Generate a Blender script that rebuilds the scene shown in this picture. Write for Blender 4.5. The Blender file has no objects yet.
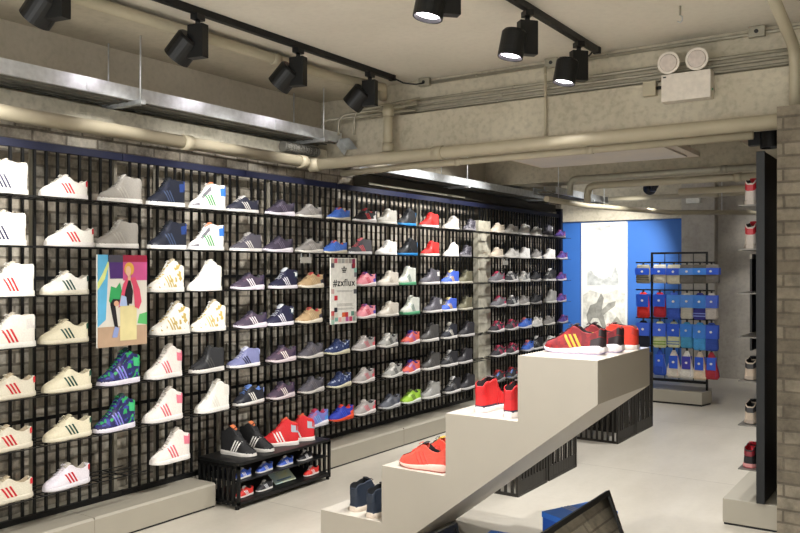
import bpy, bmesh, math, random
from mathutils import Vector, Matrix, Euler
random.seed(7)
PI = math.pi
sc = bpy.context.scene
COL = sc.collection

# ------------------------------------------------------------------ camera geometry
F = 815.0; HOR = 269.0; CH = 1.49
YAW = math.atan2(552.0, F)
CY, SY = math.cos(YAW), math.sin(YAW)
def ray(u, v):
    a = (u - 400) / F; b = (HOR - v) / F
    return Vector((-SY + CY * a, CY + SY * a, b))
def on_x(u, v, x): d = ray(u, v); t = x / d.x; return Vector((x, d.y * t, CH + d.z * t))
def on_y(u, v, y): d = ray(u, v); t = y / d.y; return Vector((d.x * t, y, CH + d.z * t))
def on_z(u, v, z): d = ray(u, v); t = (z - CH) / d.z; return Vector((d.x * t, d.y * t, z))

# ------------------------------------------------------------------ materials
MC = {}
def srgb(c):
    if isinstance(c, str):
        c = c.lstrip('#'); c = tuple(int(c[i:i+2], 16) / 255 for i in (0, 2, 4))
    return tuple(((x / 12.92) if x <= .04045 else ((x + .055) / 1.055) ** 2.4) for x in c) + (1,)
def mat(name, col, rough=.6, metal=0., var=.08, scale=30., bump=0., emit=None, col2=None, spec=.5):
    if name in MC: return MC[name]
    m = bpy.data.materials.new(name); m.use_nodes = True
    nt = m.node_tree; b = nt.nodes['Principled BSDF']
    b.inputs['Roughness'].default_value = rough
    b.inputs['Metallic'].default_value = metal
    b.inputs['Specular IOR Level'].default_value = spec
    c = srgb(col)
    tc = nt.nodes.new('ShaderNodeTexCoord')
    n = nt.nodes.new('ShaderNodeTexNoise'); n.inputs['Scale'].default_value = scale; n.inputs['Detail'].default_value = 4
    nt.links.new(tc.outputs['Object'], n.inputs['Vector'])
    r = nt.nodes.new('ShaderNodeValToRGB')
    r.color_ramp.elements[0].position = .3; r.color_ramp.elements[1].position = .7
    if col2 is not None:
        c2 = srgb(col2); r.color_ramp.elements[0].color = c; r.color_ramp.elements[1].color = c2
    else:
        r.color_ramp.elements[0].color = tuple(x * (1 - var) for x in c[:3]) + (1,)
        r.color_ramp.elements[1].color = tuple(min(1, x * (1 + var)) for x in c[:3]) + (1,)
    nt.links.new(n.outputs['Fac'], r.inputs['Fac']); nt.links.new(r.outputs['Color'], b.inputs['Base Color'])
    if bump:
        bp = nt.nodes.new('ShaderNodeBump'); bp.inputs['Strength'].default_value = bump; bp.inputs['Distance'].default_value = .01
        nt.links.new(n.outputs['Fac'], bp.inputs['Height']); nt.links.new(bp.outputs['Normal'], b.inputs['Normal'])
    if emit:
        b.inputs['Emission Color'].default_value = srgb(emit[0]); b.inputs['Emission Strength'].default_value = emit[1]
    MC[name] = m; return m

def pattern(name, cols, scale=60, rough=.6):
    if name in MC: return MC[name]
    m = bpy.data.materials.new(name); m.use_nodes = True
    nt = m.node_tree; b = nt.nodes['Principled BSDF']; b.inputs['Roughness'].default_value = rough
    tc = nt.nodes.new('ShaderNodeTexCoord'); v = nt.nodes.new('ShaderNodeTexVoronoi'); v.inputs['Scale'].default_value = scale
    nt.links.new(tc.outputs['Object'], v.inputs['Vector'])
    s = nt.nodes.new('ShaderNodeSeparateColor'); nt.links.new(v.outputs['Color'], s.inputs['Color'])
    r = nt.nodes.new('ShaderNodeValToRGB'); r.color_ramp.interpolation = 'CONSTANT'
    r.color_ramp.elements[0].color = srgb(cols[0]); r.color_ramp.elements[0].position = 0
    r.color_ramp.elements[1].color = srgb(cols[-1]); r.color_ramp.elements[1].position = 1 - 1 / len(cols)
    for i, c in enumerate(cols[1:-1]):
        e = r.color_ramp.elements.new((i + 1) / len(cols)); e.color = srgb(c)
    nt.links.new(s.outputs[0], r.inputs['Fac']); nt.links.new(r.outputs['Color'], b.inputs['Base Color'])
    MC[name] = m; return m

def brick_mat(name, axes, c1, c2, mortar, bw=.22, bh=.07, rough=.85, stain=.6, msize=.008):
    m = bpy.data.materials.new(name); m.use_nodes = True
    nt = m.node_tree; b = nt.nodes['Principled BSDF']; b.inputs['Roughness'].default_value = rough
    tc = nt.nodes.new('ShaderNodeTexCoord'); se = nt.nodes.new('ShaderNodeSeparateXYZ'); co = nt.nodes.new('ShaderNodeCombineXYZ')
    nt.links.new(tc.outputs['Object'], se.inputs[0])
    nt.links.new(se.outputs[axes[0]], co.inputs[0]); nt.links.new(se.outputs[axes[1]], co.inputs[1])
    # slight waviness of the courses
    nz0 = nt.nodes.new('ShaderNodeTexNoise'); nz0.inputs['Scale'].default_value = 5; nt.links.new(co.outputs[0], nz0.inputs['Vector'])
    mx0 = nt.nodes.new('ShaderNodeVectorMath'); mx0.operation = 'MULTIPLY_ADD'
    nt.links.new(nz0.outputs['Color'], mx0.inputs[0]); mx0.inputs[1].default_value = (.02, .012, 0); nt.links.new(co.outputs[0], mx0.inputs[2])
    bt = nt.nodes.new('ShaderNodeTexBrick'); bt.inputs['Scale'].default_value = 1
    bt.inputs['Brick Width'].default_value = bw; bt.inputs['Row Height'].default_value = bh
    bt.inputs['Mortar Size'].default_value = msize; bt.inputs['Mortar Smooth'].default_value = .3; bt.inputs['Bias'].default_value = 0
    bt.inputs['Color1'].default_value = srgb(c1); bt.inputs['Color2'].default_value = srgb(c2); bt.inputs['Mortar'].default_value = srgb(mortar)
    nt.links.new(mx0.outputs[0], bt.inputs['Vector'])
    nz = nt.nodes.new('ShaderNodeTexNoise'); nz.inputs['Scale'].default_value = 9; nz.inputs['Detail'].default_value = 8; nz.inputs['Roughness'].default_value = .7
    nt.links.new(tc.outputs['Object'], nz.inputs['Vector'])
    r = nt.nodes.new('ShaderNodeValToRGB'); r.color_ramp.elements[0].position = .35; r.color_ramp.elements[1].position = .62
    r.color_ramp.elements[0].color = (1 - stain, 1 - stain, 1 - stain, 1); r.color_ramp.elements[1].color = (1, 1, 1, 1)
    nt.links.new(nz.outputs['Fac'], r.inputs['Fac'])
    mx = nt.nodes.new('ShaderNodeMix'); mx.data_type = 'RGBA'; mx.blend_type = 'MULTIPLY'; mx.inputs[0].default_value = 1
    nt.links.new(bt.outputs['Color'], mx.inputs[6]); nt.links.new(r.outputs['Color'], mx.inputs[7])
    nt.links.new(mx.outputs[2], b.inputs['Base Color'])
    bp = nt.nodes.new('ShaderNodeBump'); bp.inputs['Strength'].default_value = .6; bp.inputs['Distance'].default_value = .012; bp.invert = True
    nt.links.new(bt.outputs['Fac'], bp.inputs['Height']); nt.links.new(bp.outputs['Normal'], b.inputs['Normal'])
    MC[name] = m; return m

def concrete(name, c1, c2, rough=.8, scale=1.6, bump=.25, fine=.12, stretch=(1, 1, 1)):
    m = bpy.data.materials.new(name); m.use_nodes = True
    nt = m.node_tree; b = nt.nodes['Principled BSDF']; b.inputs['Roughness'].default_value = rough
    tc = nt.nodes.new('ShaderNodeTexCoord'); mp = nt.nodes.new('ShaderNodeMapping'); mp.inputs['Scale'].default_value = stretch
    nt.links.new(tc.outputs['Object'], mp.inputs['Vector'])
    n1 = nt.nodes.new('ShaderNodeTexNoise'); n1.inputs['Scale'].default_value = scale; n1.inputs['Detail'].default_value = 8; n1.inputs['Roughness'].default_value = .62
    n2 = nt.nodes.new('ShaderNodeTexNoise'); n2.inputs['Scale'].default_value = 28; n2.inputs['Detail'].default_value = 6
    nt.links.new(mp.outputs[0], n1.inputs['Vector']); nt.links.new(tc.outputs['Object'], n2.inputs['Vector'])
    r = nt.nodes.new('ShaderNodeValToRGB'); r.color_ramp.elements[0].position = .33; r.color_ramp.elements[1].position = .66
    r.color_ramp.elements[0].color = srgb(c1); r.color_ramp.elements[1].color = srgb(c2)
    nt.links.new(n1.outputs['Fac'], r.inputs['Fac'])
    r2 = nt.nodes.new('ShaderNodeValToRGB'); r2.color_ramp.elements[0].position = .3; r2.color_ramp.elements[1].position = .55
    r2.color_ramp.elements[0].color = (1 - fine,) * 3 + (1,); r2.color_ramp.elements[1].color = (1, 1, 1, 1)
    nt.links.new(n2.outputs['Fac'], r2.inputs['Fac'])
    mx = nt.nodes.new('ShaderNodeMix'); mx.data_type = 'RGBA'; mx.blend_type = 'MULTIPLY'; mx.inputs[0].default_value = 1
    nt.links.new(r.outputs['Color'], mx.inputs[6]); nt.links.new(r2.outputs['Color'], mx.inputs[7]); nt.links.new(mx.outputs[2], b.inputs['Base Color'])
    if bump:
        bp = nt.nodes.new('ShaderNodeBump'); bp.inputs['Strength'].default_value = bump; bp.inputs['Distance'].default_value = .01
        nt.links.new(n2.outputs['Fac'], bp.inputs['Height']); nt.links.new(bp.outputs['Normal'], b.inputs['Normal'])
    MC[name] = m; return m

# ------------------------------------------------------------------ mesh helpers
class MB:
    def __init__(s): s.bm = bmesh.new()
    def box(s, x0, x1, y0, y1, z0, z1, M=None, bev=0):
        r = bmesh.ops.create_cube(s.bm, size=1)
        vs = r['verts']
        for v in vs:
            v.co = Vector(((x0 + x1) / 2 + v.co.x * (x1 - x0), (y0 + y1) / 2 + v.co.y * (y1 - y0), (z0 + z1) / 2 + v.co.z * (z1 - z0)))
        if bev:
            es = list({e for v in vs for e in v.link_edges})
            rb = bmesh.ops.bevel(s.bm, geom=es, offset=bev, segments=2, affect='EDGES', profile=.6)
            vs = list({v for f in rb['faces'] for v in f.verts} | {v for v in vs if v.is_valid})
        if M is not None:
            for v in vs: v.co = M @ v.co
        return s
    def cyl(s, p0, p1, r0, r1=None, seg=16, caps=True):
        p0 = Vector(p0); p1 = Vector(p1); r1 = r0 if r1 is None else r1
        d = p1 - p0; q = d.to_track_quat('Z', 'Y')
        a = []; b = []
        for i in range(seg):
            w = 2 * PI * i / seg; c = Vector((math.cos(w), math.sin(w), 0))
            a.append(s.bm.verts.new(p0 + q @ (c * r0))); b.append(s.bm.verts.new(p1 + q @ (c * r1)))
        for i in range(seg):
            j = (i + 1) % seg; f = s.bm.faces.new((a[i], a[j], b[j], b[i])); f.smooth = True
        if caps: s.bm.faces.new(a[::-1]); s.bm.faces.new(b)
        return s
    def tube(s, pts, r, seg=12):
        pts = [Vector(p) for p in pts]; rings = []
        up = None
        for i, p in enumerate(pts):
            if i == 0: t = pts[1] - p
            elif i == len(pts) - 1: t = p - pts[-2]
            else: t = (pts[i + 1] - p).normalized() + (p - pts[i - 1]).normalized()
            t.normalize()
            if up is None: up = Vector((0, 0, 1)) if abs(t.z) < .9 else Vector((1, 0, 0))
            x = t.cross(up).normalized(); y = x.cross(t).normalized(); up = y
            rings.append([s.bm.verts.new(p + x * (r * math.cos(2 * PI * k / seg)) + y * (r * math.sin(2 * PI * k / seg))) for k in range(seg)])
        for a, b in zip(rings, rings[1:]):
            for k in range(seg):
                f = s.bm.faces.new((a[k], a[(k + 1) % seg], b[(k + 1) % seg], b[k])); f.smooth = True
        s.bm.faces.new(rings[0][::-1]); s.bm.faces.new(rings[-1]); return s
    def prism(s, poly, ax, lo, hi):
        def P(a, b, c):
            return {'x': Vector((c, a, b)), 'y': Vector((a, c, b)), 'z': Vector((a, b, c))}[ax]
        A = [s.bm.verts.new(P(p[0], p[1], lo)) for p in poly]; B = [s.bm.verts.new(P(p[0], p[1], hi)) for p in poly]
        n = len(poly)
        s.bm.faces.new(A); s.bm.faces.new(B[::-1])
        for i in range(n): s.bm.faces.new((A[i], B[i], B[(i + 1) % n], A[(i + 1) % n]))
        return s
    def grid(s, rows, smooth=True, close=False):
        V = [[s.bm.verts.new(p) for p in r] for r in rows]
        for a, b in zip(V, V[1:]):
            n = len(a)
            for k in range(n if close else n - 1):
                try:
                    f = s.bm.faces.new((a[k], a[(k + 1) % n], b[(k + 1) % n], b[k])); f.smooth = smooth
                except ValueError: pass
        return V
    def mesh(s, name):
        bmesh.ops.recalc_face_normals(s.bm, faces=s.bm.faces[:])
        me = bpy.data.meshes.new(name); s.bm.to_mesh(me); s.bm.free(); return me
    def build(s, name, m, parent=None, loc=None):
        me = s.mesh(name); me.materials.append(m)
        o = bpy.data.objects.new(name, me); COL.objects.link(o)
        if parent is not None: o.parent = parent
        if loc is not None: o.location = loc
        return o

LABELS = {}
def tag(o, label, cat, group=None):
    n = len(label.split()); assert 4 <= n <= 16, (n, label)
    assert label not in LABELS, label
    LABELS[label] = 1
    o['label'] = label; o['category'] = cat
    if group: o['group'] = group
    return o
def thing(name, label, cat, loc=(0, 0, 0), rz=0, group=None):
    o = bpy.data.objects.new(name, None); o.empty_display_size = .1; COL.objects.link(o)
    o.location = loc; o.rotation_euler = (0, 0, rz); tag(o, label, cat, group); return o
def struct(o, label=None):
    o['kind'] = 'structure'
    return o

# ------------------------------------------------------------------ palette
M = dict(
    black=mat('black_steel', '#121314', .45, .3, .1, 40),
    dark=mat('dark_plastic', '#181818', .5, 0, .1, 40),
    rail=mat('navy_steel', '#0b1230', .6, .0, .1, 40),
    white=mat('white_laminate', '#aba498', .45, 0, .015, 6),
    cream=mat('cream_paint', '#aea58e', .5, 0, .04, 12),
    plinth=mat('plinth_board', '#a49e90', .5, 0, .02, 6),
    galv=mat('galvanised_steel', '#ccd0d2', .32, .6, .12, 25),
    conduit=mat('grey_conduit', '#9a9686', .45, .3, .08, 20),
    card=mat('white_card', '#e9e7df', .5),
)
concrete('floor_concrete', '#bab3a6', '#d6d0c4', .34, 1.1, .03, .04, (1, .35, 1))
concrete('ceiling_concrete', '#d6d0c2', '#e2dccf', .85, .9, .12, .05)
concrete('beam_concrete', '#b3ab97', '#c8c0ac', .85, 2.2, .5, .2)
concrete('wall_concrete', '#98928a', '#bdb7ac', .8, 1.3, .2, .15)
concrete('recess_concrete', '#aea693', '#c3bba7', .85, 1.5, .2, .1)
concrete('plaster_pale', '#b9b4a2', '#d0cbba', .8, 3.0, .3, .25)
brick_mat('old_brick', (1, 2), '#c4bdae', '#a99e8c', '#857d70', bw=.21, bh=.065, stain=.68)
brick_mat('pillar_brick', (0, 2), '#978d7b', '#786e5e', '#71685a', .21, .070, stain=.5, msize=.007)
brick_mat('side_brick', (1, 2), '#a39a80', '#8d846c', '#5c5646', .4, .11, stain=.5, msize=.014)
blue_wall = mat('blue_paint', '#2c66b4', .55, 0, .03, 3)

fm = MC['floor_concrete']; nt = fm.node_tree; bs = nt.nodes['Principled BSDF']; src = bs.inputs['Base Color'].links[0].from_socket
tc = nt.nodes.new('ShaderNodeTexCoord'); mp = nt.nodes.new('ShaderNodeMapping'); mp.inputs['Location'].default_value = (.55, .35, 0)
nt.links.new(tc.outputs['Object'], mp.inputs['Vector'])
bt = nt.nodes.new('ShaderNodeTexBrick'); bt.offset = 0; bt.inputs['Scale'].default_value = 1; bt.inputs['Brick Width'].default_value = 2.4; bt.inputs['Row Height'].default_value = 2.1
bt.inputs['Mortar Size'].default_value = .006; bt.inputs['Mortar Smooth'].default_value = .5
bt.inputs['Color1'].default_value = (1, 1, 1, 1); bt.inputs['Color2'].default_value = (.96, .96, .955, 1); bt.inputs['Mortar'].default_value = (.72, .71, .70, 1)
nt.links.new(mp.outputs[0], bt.inputs['Vector'])
mx = nt.nodes.new('ShaderNodeMix'); mx.data_type = 'RGBA'; mx.blend_type = 'MULTIPLY'; mx.inputs[0].default_value = 1
nt.links.new(src, mx.inputs[6]); nt.links.new(bt.outputs['Color'], mx.inputs[7]); nt.links.new(mx.outputs[2], bs.inputs['Base Color'])

# ------------------------------------------------------------------ the setting
CEIL = 2.90
struct(MB().box(-5.3, 1.8, -1.5, 12.0, -.12, 0).build('floor', MC['floor_concrete']))
struct(MB().box(-5.3, 1.8, -1.5, 12.0, CEIL, CEIL + .12).build('ceiling', MC['ceiling_concrete']))
struct(MB().box(-4.45, -4.25, -1.5, 10.05, 0, 2.40).build('wall_left', MC['old_brick']))
struct(MB().box(-4.45, -4.25, -1.5, 10.05, 2.40, CEIL).build('wall_left_upper', MC['recess_concrete']))
struct(MB().box(-4.249, -4.12, -1.5, 5.05, 2.33, 2.435).build('trim_1', MC['plaster_pale']))
struct(MB().box(-4.249, -3.66, -1.5, 5.12, CEIL - .06, CEIL - .001).build('trim_10', MC['recess_concrete']))
struct(MB().box(-5.3, -5.2, 10.0, 11.7, 0, CEIL).build('wall_alcove', blue_wall))
struct(MB().box(-5.2, -4.25, 9.48, 9.58, 0, CEIL).build('wall_alcove_return', blue_wall)) if False else None
pb = on_y(685, 300, 11.7)
pc = on_y(715, 300, 11.55)
struct(MB().box(-5.3, pb.x, 11.7, 11.85, 0, 2.20).build('wall_back', blue_wall))
struct(MB().box(pb.x, 1.8, 11.7, 11.85, 0, CEIL).build('wall_back_concrete', MC['wall_concrete']))
struct(MB().box(pb.x, pc.x, 11.52, 11.70, 0, CEIL).build('trim_2', MC['wall_concrete']))        # shallow column
struct(MB().box(-5.3, pb.x, 11.55, 11.85, 2.20, CEIL).build('wall_back_upper', MC['beam_concrete']))
struct(MB().box(1.6, 1.8, -1.5, 12.0, 0, CEIL).build('wall_right', MC['side_brick']))
# brick pillar on the right
struct(MB().box(-.777, .25, 4.75, 5.60, 0, 2.36).build('trim_3', MC['pillar_brick']))
# big concrete beam across the ceiling
b = MB(); b.box(-4.249, 1.6, 5.13, 5.55, 2.62, CEIL - .001); b.box(-4.249, 1.6, 5.06, 5.55, 2.361, 2.64)
struct(b.build('trim_4', MC['beam_concrete']))
# second beam further in and a haunch between them
b = MB(); b.box(-4.249, 1.6, 7.95, 8.35, 2.40, CEIL - .001)
struct(b.build('trim_5', MC['beam_concrete']))
b = MB(); b.prism([(5.551, 2.62), (7.949, 2.62), (7.949, CEIL - .001), (5.551, CEIL - .001)], 'x', -1.55, -1.30)
struct(b.build('trim_6', MC['beam_concrete']))
# pale plastered pilaster between the two shelf runs
p0 = on_x(478.5, 300, -3.98).y; p1 = on_x(490.5, 300, -3.98).y
struct(MB().box(-4.04, -3.98, p0, p1, .15, 1.985).build('trim_7', MC['plaster_pale']))
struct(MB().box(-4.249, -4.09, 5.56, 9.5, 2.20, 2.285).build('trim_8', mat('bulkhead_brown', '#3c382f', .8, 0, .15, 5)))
struct(MB().box(-4.09, -4.08, 5.56, 7.2, 2.205, 2.222).build('trim_9', M['conduit']))
# plinths along the left wall (broken by the bench) and its kick line
BY0, BY1 = 3.60, 4.50
for a, c, lab in ((-.8, BY0 - .02, 'pale boxed plinth at the wall foot, left of the black bench'), (BY1 + .03, 9.55, 'pale boxed plinth at the wall foot, right of the black bench')):
    o = thing('wall_plinth', lab, 'plinth', (-3.82, a, 0), 0, 'boxed plinths along the shoe wall')
    L = c - a
    MB().prism([(0, .012), (-.425, .012), (-.425, .15), (-.012, .15), (0, .138)], 'y', 0, L).build('plinth_body', M['plinth'], o)
    MB().box(-.42, -.006, 0.002, L - .002, 0, .012).build('kick_strip', M['black'], o)
    k = 1
    while k * 1.17 < L - .1:
        MB().box(-.30, .001, k * 1.17 - .0015, k * 1.17 + .0015, .013, .1505).build('joint_line', mat('joint_grey', '#8c867a', .7), o); k += 1

# ------------------------------------------------------------------ shelving bars on the left wall
XB = -4.07
ROWZ = [1.8626 - .255 * i for i in range(7)]
ORD = ['top', 'second', 'third', 'fourth', 'fifth', 'sixth', 'seventh']
bays = [(1.72, 3.07, 'at the far left edge'), (3.07, 4.08, 'behind the black display bench'), (4.08, 5.09, 'with the hashtag poster'),
        (5.09, 6.10, 'right of the hashtag poster'), (6.10, 7.42, 'just left of the pale pilaster'),
        (7.42, 8.36, 'just right of the pale pilaster'), (8.36, 9.54, 'ending at the blue wall')]
for bi, (y0, y1, lab) in enumerate(bays):
    o = thing('shelving_bay', 'black steel barred shoe shelving bay, ' + lab, 'shelving', (XB, y0, .15), 0, 'barred shelving bays on the long wall')
    L = y1 - y0 - .004; H = 2.16 - .15
    b = MB(); k = 0
    ph = math.ceil((y0 + .004) / .068) * .068 - y0
    y = ph
    while y < L - .006:
        b.box(-.006, .008, y - .0065, y + .0065, .02, H - .02); y += .068
    b.build('bars', M['black'], o)
    MB().box(-.012, .014, 0, L, H - .03, H + .012).build('top_rail', M['rail'], o)
    MB().box(-.012, .014, 0, L, 0, .03).build('bottom_rail', M['black'], o)
    for z in (.52, 1.28):
        MB().box(-.018, -.0065, 0, L, z, z + .02).build('cross_rail', M['black'], o)
    # pale slotted uprights behind the bars
    yy = .28
    while yy < L:
        up = MB(); up.box(-.06, -.03, yy, yy + .022, 0, H)
        up.build('upright', mat('pale_upright', '#8d887b', .5, .2), o); yy += .52
    for r in range(7):
        a, c = 0.0, L
        if r == 6:
            if bi == 1: continue
            if bi == 0: pass
            if bi == 2: a = .44
        if bi == 4: c = L - .03
        if bi == 6: c = L - .17
        z = ROWZ[r] - .15
        s = MB()
        for (xa, xb) in ((.0142, .024), (.085, .097), (.155, .167), (.228, .238)): s.box(xa, xb, a + .002, c - .002, z - .005, z - .0005)
        yb = a + .03
        while yb < c - .02:
            s.box(.0242, .2278, yb, yb + .010, z - .006, z - .0008); yb += .168
        s.build('shelf', M['black'], o)
# end post on the last bay
o = thing('end_post', 'tall navy steel post closing the shoe wall beside the blue wall', 'post', (XB, 9.575, 0))
MB().box(-.03, .03, -.03, .03, 0, 2.21).build('post', M['rail'], o)
MB().box(-.045, .045, -.033, .045, 0, .008).build('base_plate', M['black'], o)
MB().box(-.16, .03, -.03, .03, 2.2105, 2.24).build('top_arm', M['black'], o)

# ------------------------------------------------------------------ shoes
def lerp(tab, t):
    if t <= tab[0][0]: return tab[0][1]
    for (a, va), (b_, vb) in zip(tab, tab[1:]):
        if t <= b_:
            k = (t - a) / (b_ - a); k = k * k * (3 - 2 * k) * .5 + k * .5
            return va + (vb - va) * k
    return tab[-1][1]
W = [(0, .012), (.02, .024), (.06, .034), (.14, .043), (.28, .049), (.38, .049), (.52, .043), (.66, .038), (.82, .0375), (.92, .034), (.97, .026), (1, .014)]
TOP = {
 'low':  [(0, .030), (.04, .046), (.14, .060), (.28, .080), (.40, .102), (.50, .118), (.56, .116), (.68, .094), (.80, .084), (.90, .094), (.96, .106), (1, .098)],
 'run':  [(0, .030), (.04, .044), (.14, .058), (.28, .080), (.40, .104), (.50, .122), (.56, .119), (.68, .096), (.80, .090), (.90, .104), (.96, .116), (1, .104)],
 'mid':  [(0, .030), (.04, .046), (.14, .060), (.28, .076), (.40, .100), (.50, .136), (.57, .153), (.66, .152), (.78, .144), (.88, .148), (.95, .142), (1, .120)],
 'ank':  [(0, .030), (.04, .048), (.14, .062), (.26, .084), (.38, .118), (.48, .150), (.56, .166), (.66, .166), (.78, .158), (.88, .164), (.96, .164), (1, .152)],
 'hi':   [(0, .030), (.04, .048), (.14, .062), (.26, .084), (.38, .110), (.50, .142), (.60, .176), (.67, .190), (.74, .186), (.84, .164), (.92, .160), (.97, .154), (1, .136)],
}
SOLE = {'low': [(0, .020), (.1, .022), (1, .027)], 'mid': [(0, .022), (1, .028)], 'ank': [(0, .022), (1, .028)], 'hi': [(0, .022), (.1, .024), (1, .030)],
        'run': [(0, .016), (.1, .018), (.45, .024), (.75, .036), (.93, .040), (1, .034)]}
SPRING = {'low': .004, 'mid': .005, 'ank': .004, 'hi': .005, 'run': .013}
L0 = .282
def sole_bot(k, t): return SPRING[k] * max(0, 1 - t / .24) ** 2 + (.008 * max(0, (t - .93) / .07) ** 2 if k == 'run' else 0)
def sole_top(k, t): return lerp(SOLE[k], t) + sole_bot(k, t) * (.8 if t < .5 else 0)
def P(k, t, a, side, off=0.):
    w = lerp(W, t) + off; zt = lerp(TOP[k], t) + sole_bot(k, t) * .5; z0 = sole_top(k, t) - .004
    kk = min(1, max(0, (t - .30) / .24)); kk = kk * kk * (3 - 2 * kk)
    wc = min(w, .028 + off) if k != 'run' else min(w, .027 + off)
    yf = w * math.sqrt(max(0, 1 - a ** 2.4)); ya = w - (w - wc) * min(1, a * 1.15) ** 1.3
    y = yf * (1 - kk) + ya * kk
    return Vector((t * L0 + (off if t > .97 else (-off if t < .03 else 0)), side * y, z0 + (zt - z0) * a + (off if a > .97 and kk < .5 else 0)))
def opn(t, k='low'):
    o0 = .66 if k == 'hi' else .53
    return max(0, min(1, (t - o0) / .05)) * max(0, min(1, (.985 - t) / .03))
TS = [0, .008, .02, .04, .07, .11, .16, .21, .26, .31, .36, .40, .44, .48, .52, .55, .58, .62, .67, .72, .77, .82, .87, .91, .94, .96, .975, .99, 1]
AS = [0, .12, .3, .5, .7, .85, .95, 1]
def ring(k, t):
    L = [P(k, t, a, 1) for a in AS]; e = L[-1]; o = opn(t, k); y = e.y; zt = e.z
    d = min(.055, zt - .05)
    inner = [Vector((e.x, y * (.86 - .06 * (1 - o)), zt + .002 - o * .001)), Vector((e.x, y * .72, zt + .003 - o * .02)), Vector((e.x, y * .60, zt + .003 - o * d))]
    c = Vector((e.x, 0, zt + .004 - o * d))
    half = L + inner
    return half + [c] + [Vector((p.x, -p.y, p.z)) for p in half[::-1]]
SHOE_MESH = {}
def shoe_meshes(k):
    if k in SHOE_MESH: return SHOE_MESH[k]
    R = {}
    rings = [ring(k, t) for t in TS]; n = len(rings[0]); na = len(AS)
    up = MB(); li = MB()
    V = [[up.bm.verts.new(p) for p in r] for r in rings]; V2 = [[li.bm.verts.new(p) for p in r] for r in rings]
    for i in range(len(TS) - 1):
        for j in range(n - 1):
            inner = (na <= j < n - na - 1)
            tm = (TS[i] + TS[i + 1]) / 2
            tgt, VV = (li, V2) if (inner and opn(tm, k) > .5) else (up, V)
            f = tgt.bm.faces.new((VV[i][j], VV[i][j + 1], VV[i + 1][j + 1], VV[i + 1][j])); f.smooth = True
    up.bm.faces.new(V[0]); up.bm.faces.new(V[-1][::-1])
    for m_ in (up, li): bmesh.ops.delete(m_.bm, geom=[v for v in m_.bm.verts if not v.link_faces], context='VERTS')
    R['upper'] = up.mesh('upper'); R['lining'] = li.mesh('lining')
    # sole: closed loft
    s = MB(); rows = []
    for t in TS:
        w = lerp(W, t) + .004; zb = sole_bot(k, t); zt = sole_top(k, t)
        x = t * L0 + (-.004 if t == 0 else .004 if t == 1 else 0)
        h = zt - zb
        if k == 'run': w2 = w + .003 * min(1, t)
        else: w2 = w
        prof = [(w - .003, zt), (w2, zt - .2 * h), (w2 + .001, zb + .35 * h), (w - .001, zb + .1 * h), (w - .005, zb)]
        rr = [Vector((x, y, z)) for y, z in prof] + [Vector((x, -y, z)) for y, z in prof[::-1]]
        rows.append(rr)
    V = s.grid(rows, True, True); s.bm.faces.new(V[0]); s.bm.faces.new(V[-1][::-1])
    R['sole'] = s.mesh('sole')
    s = MB()
    for side in (1, -1): s.grid([[P(k, t, a, side, .0016) for a in (0, .05, .10)] for t in TS])
    s.grid([[P(k, 1, a, sd, .0016) for a in (0, .05, .10)] for sd in (1, -1)])
    R['sole_line'] = s.mesh('sole_line')
    if k != 'low':
        s = MB(); rows = []                      # darker outsole tread line
        for t in TS:
            w = lerp(W, t) + .0056; zb = sole_bot(k, t)
            x = t * L0 + (-.0055 if t == 0 else .0055 if t == 1 else 0)
            rows.append([Vector((x, w, zb + .004)), Vector((x, w - .002, zb - .0002)), Vector((x, -w + .002, zb - .0002)), Vector((x, -w, zb + .004))])
        V = s.grid(rows, True, True); s.bm.faces.new(V[0]); s.bm.faces.new(V[-1][::-1]); R['outsole'] = s.mesh('outsole')
    # stripes, on each side, straight slanted bands
    def PZ(t, z, side, off):
        z0 = sole_top(k, t) - .004; zt = lerp(TOP[k], t) + sole_bot(k, t) * .5
        return P(k, t, min(.97, max(.03, (z - z0) / (zt - z0))), side, off)
    for q in range(3):
        tb = (.49 + .078 * q) if k in ('low', 'run') else (.46 + .080 * q)
        zA = sole_top(k, .5) + .003; zB = {'low': .082, 'run': .088, 'mid': .092, 'ank': .096, 'hi': .104}[k] - .002 * (2 - q)
        sl = .115 if k in ('low', 'run') else .125
        for si, side in enumerate((1, -1)):
            s = MB(); rows = []
            for i in range(8):
                f_ = i / 7; t = tb - sl * f_; z = zA + (zB - zA) * f_
                rows.append([PZ(t + d * .0215, z, side, .0008 + (.0014 if abs(d) < 1 else 0)) for d in (-1, -.4, .4, 1)])
            s.grid(rows)
            R['stripe%d%d' % (q, si)] = s.mesh('stripe')
    te_ = .48 if k in ('low', 'run') else (.62 if k == 'hi' else .52)
    for si, side in enumerate((1, -1)):
        s = MB()
        s.grid([[P(k, .26 + (te_ - .26) * i / 8, .74 + .20 * j / 3, side, .0012) for j in range(4)] for i in range(9)])
        R['eyestay%d' % si] = s.mesh('eyestay')
    # heel tab wrapping round the heel
    def patch(t0, t1, a0, a1, off, nt_=7, na_=6):
        s = MB()
        for side in (1, -1):
            s.grid([[P(k, t0 + (t1 - t0) * i / nt_, a0 + (a1 - a0) * j / na_, side, off) for j in range(na_ + 1)] for i in range(nt_ + 1)])
        # close the back
        if t1 >= 1:
            s.grid([[P(k, 1, a0 + (a1 - a0) * j / na_, sd, off) for j in range(na_ + 1)] for sd in (1, -1)])
        if t0 <= 0:
            s.grid([[P(k, 0, a0 + (a1 - a0) * j / na_, sd, off) for j in range(na_ + 1)] for sd in (1, -1)])
        return s
    R['heel_tab'] = patch(.93, 1, .60, .97, .0016).mesh('heel_tab')
    if k in ('hi', 'mid', 'ank'):
        R['heel_panel'] = patch(.80, 1, .50, .86, .0014).mesh('heel_panel')
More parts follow.
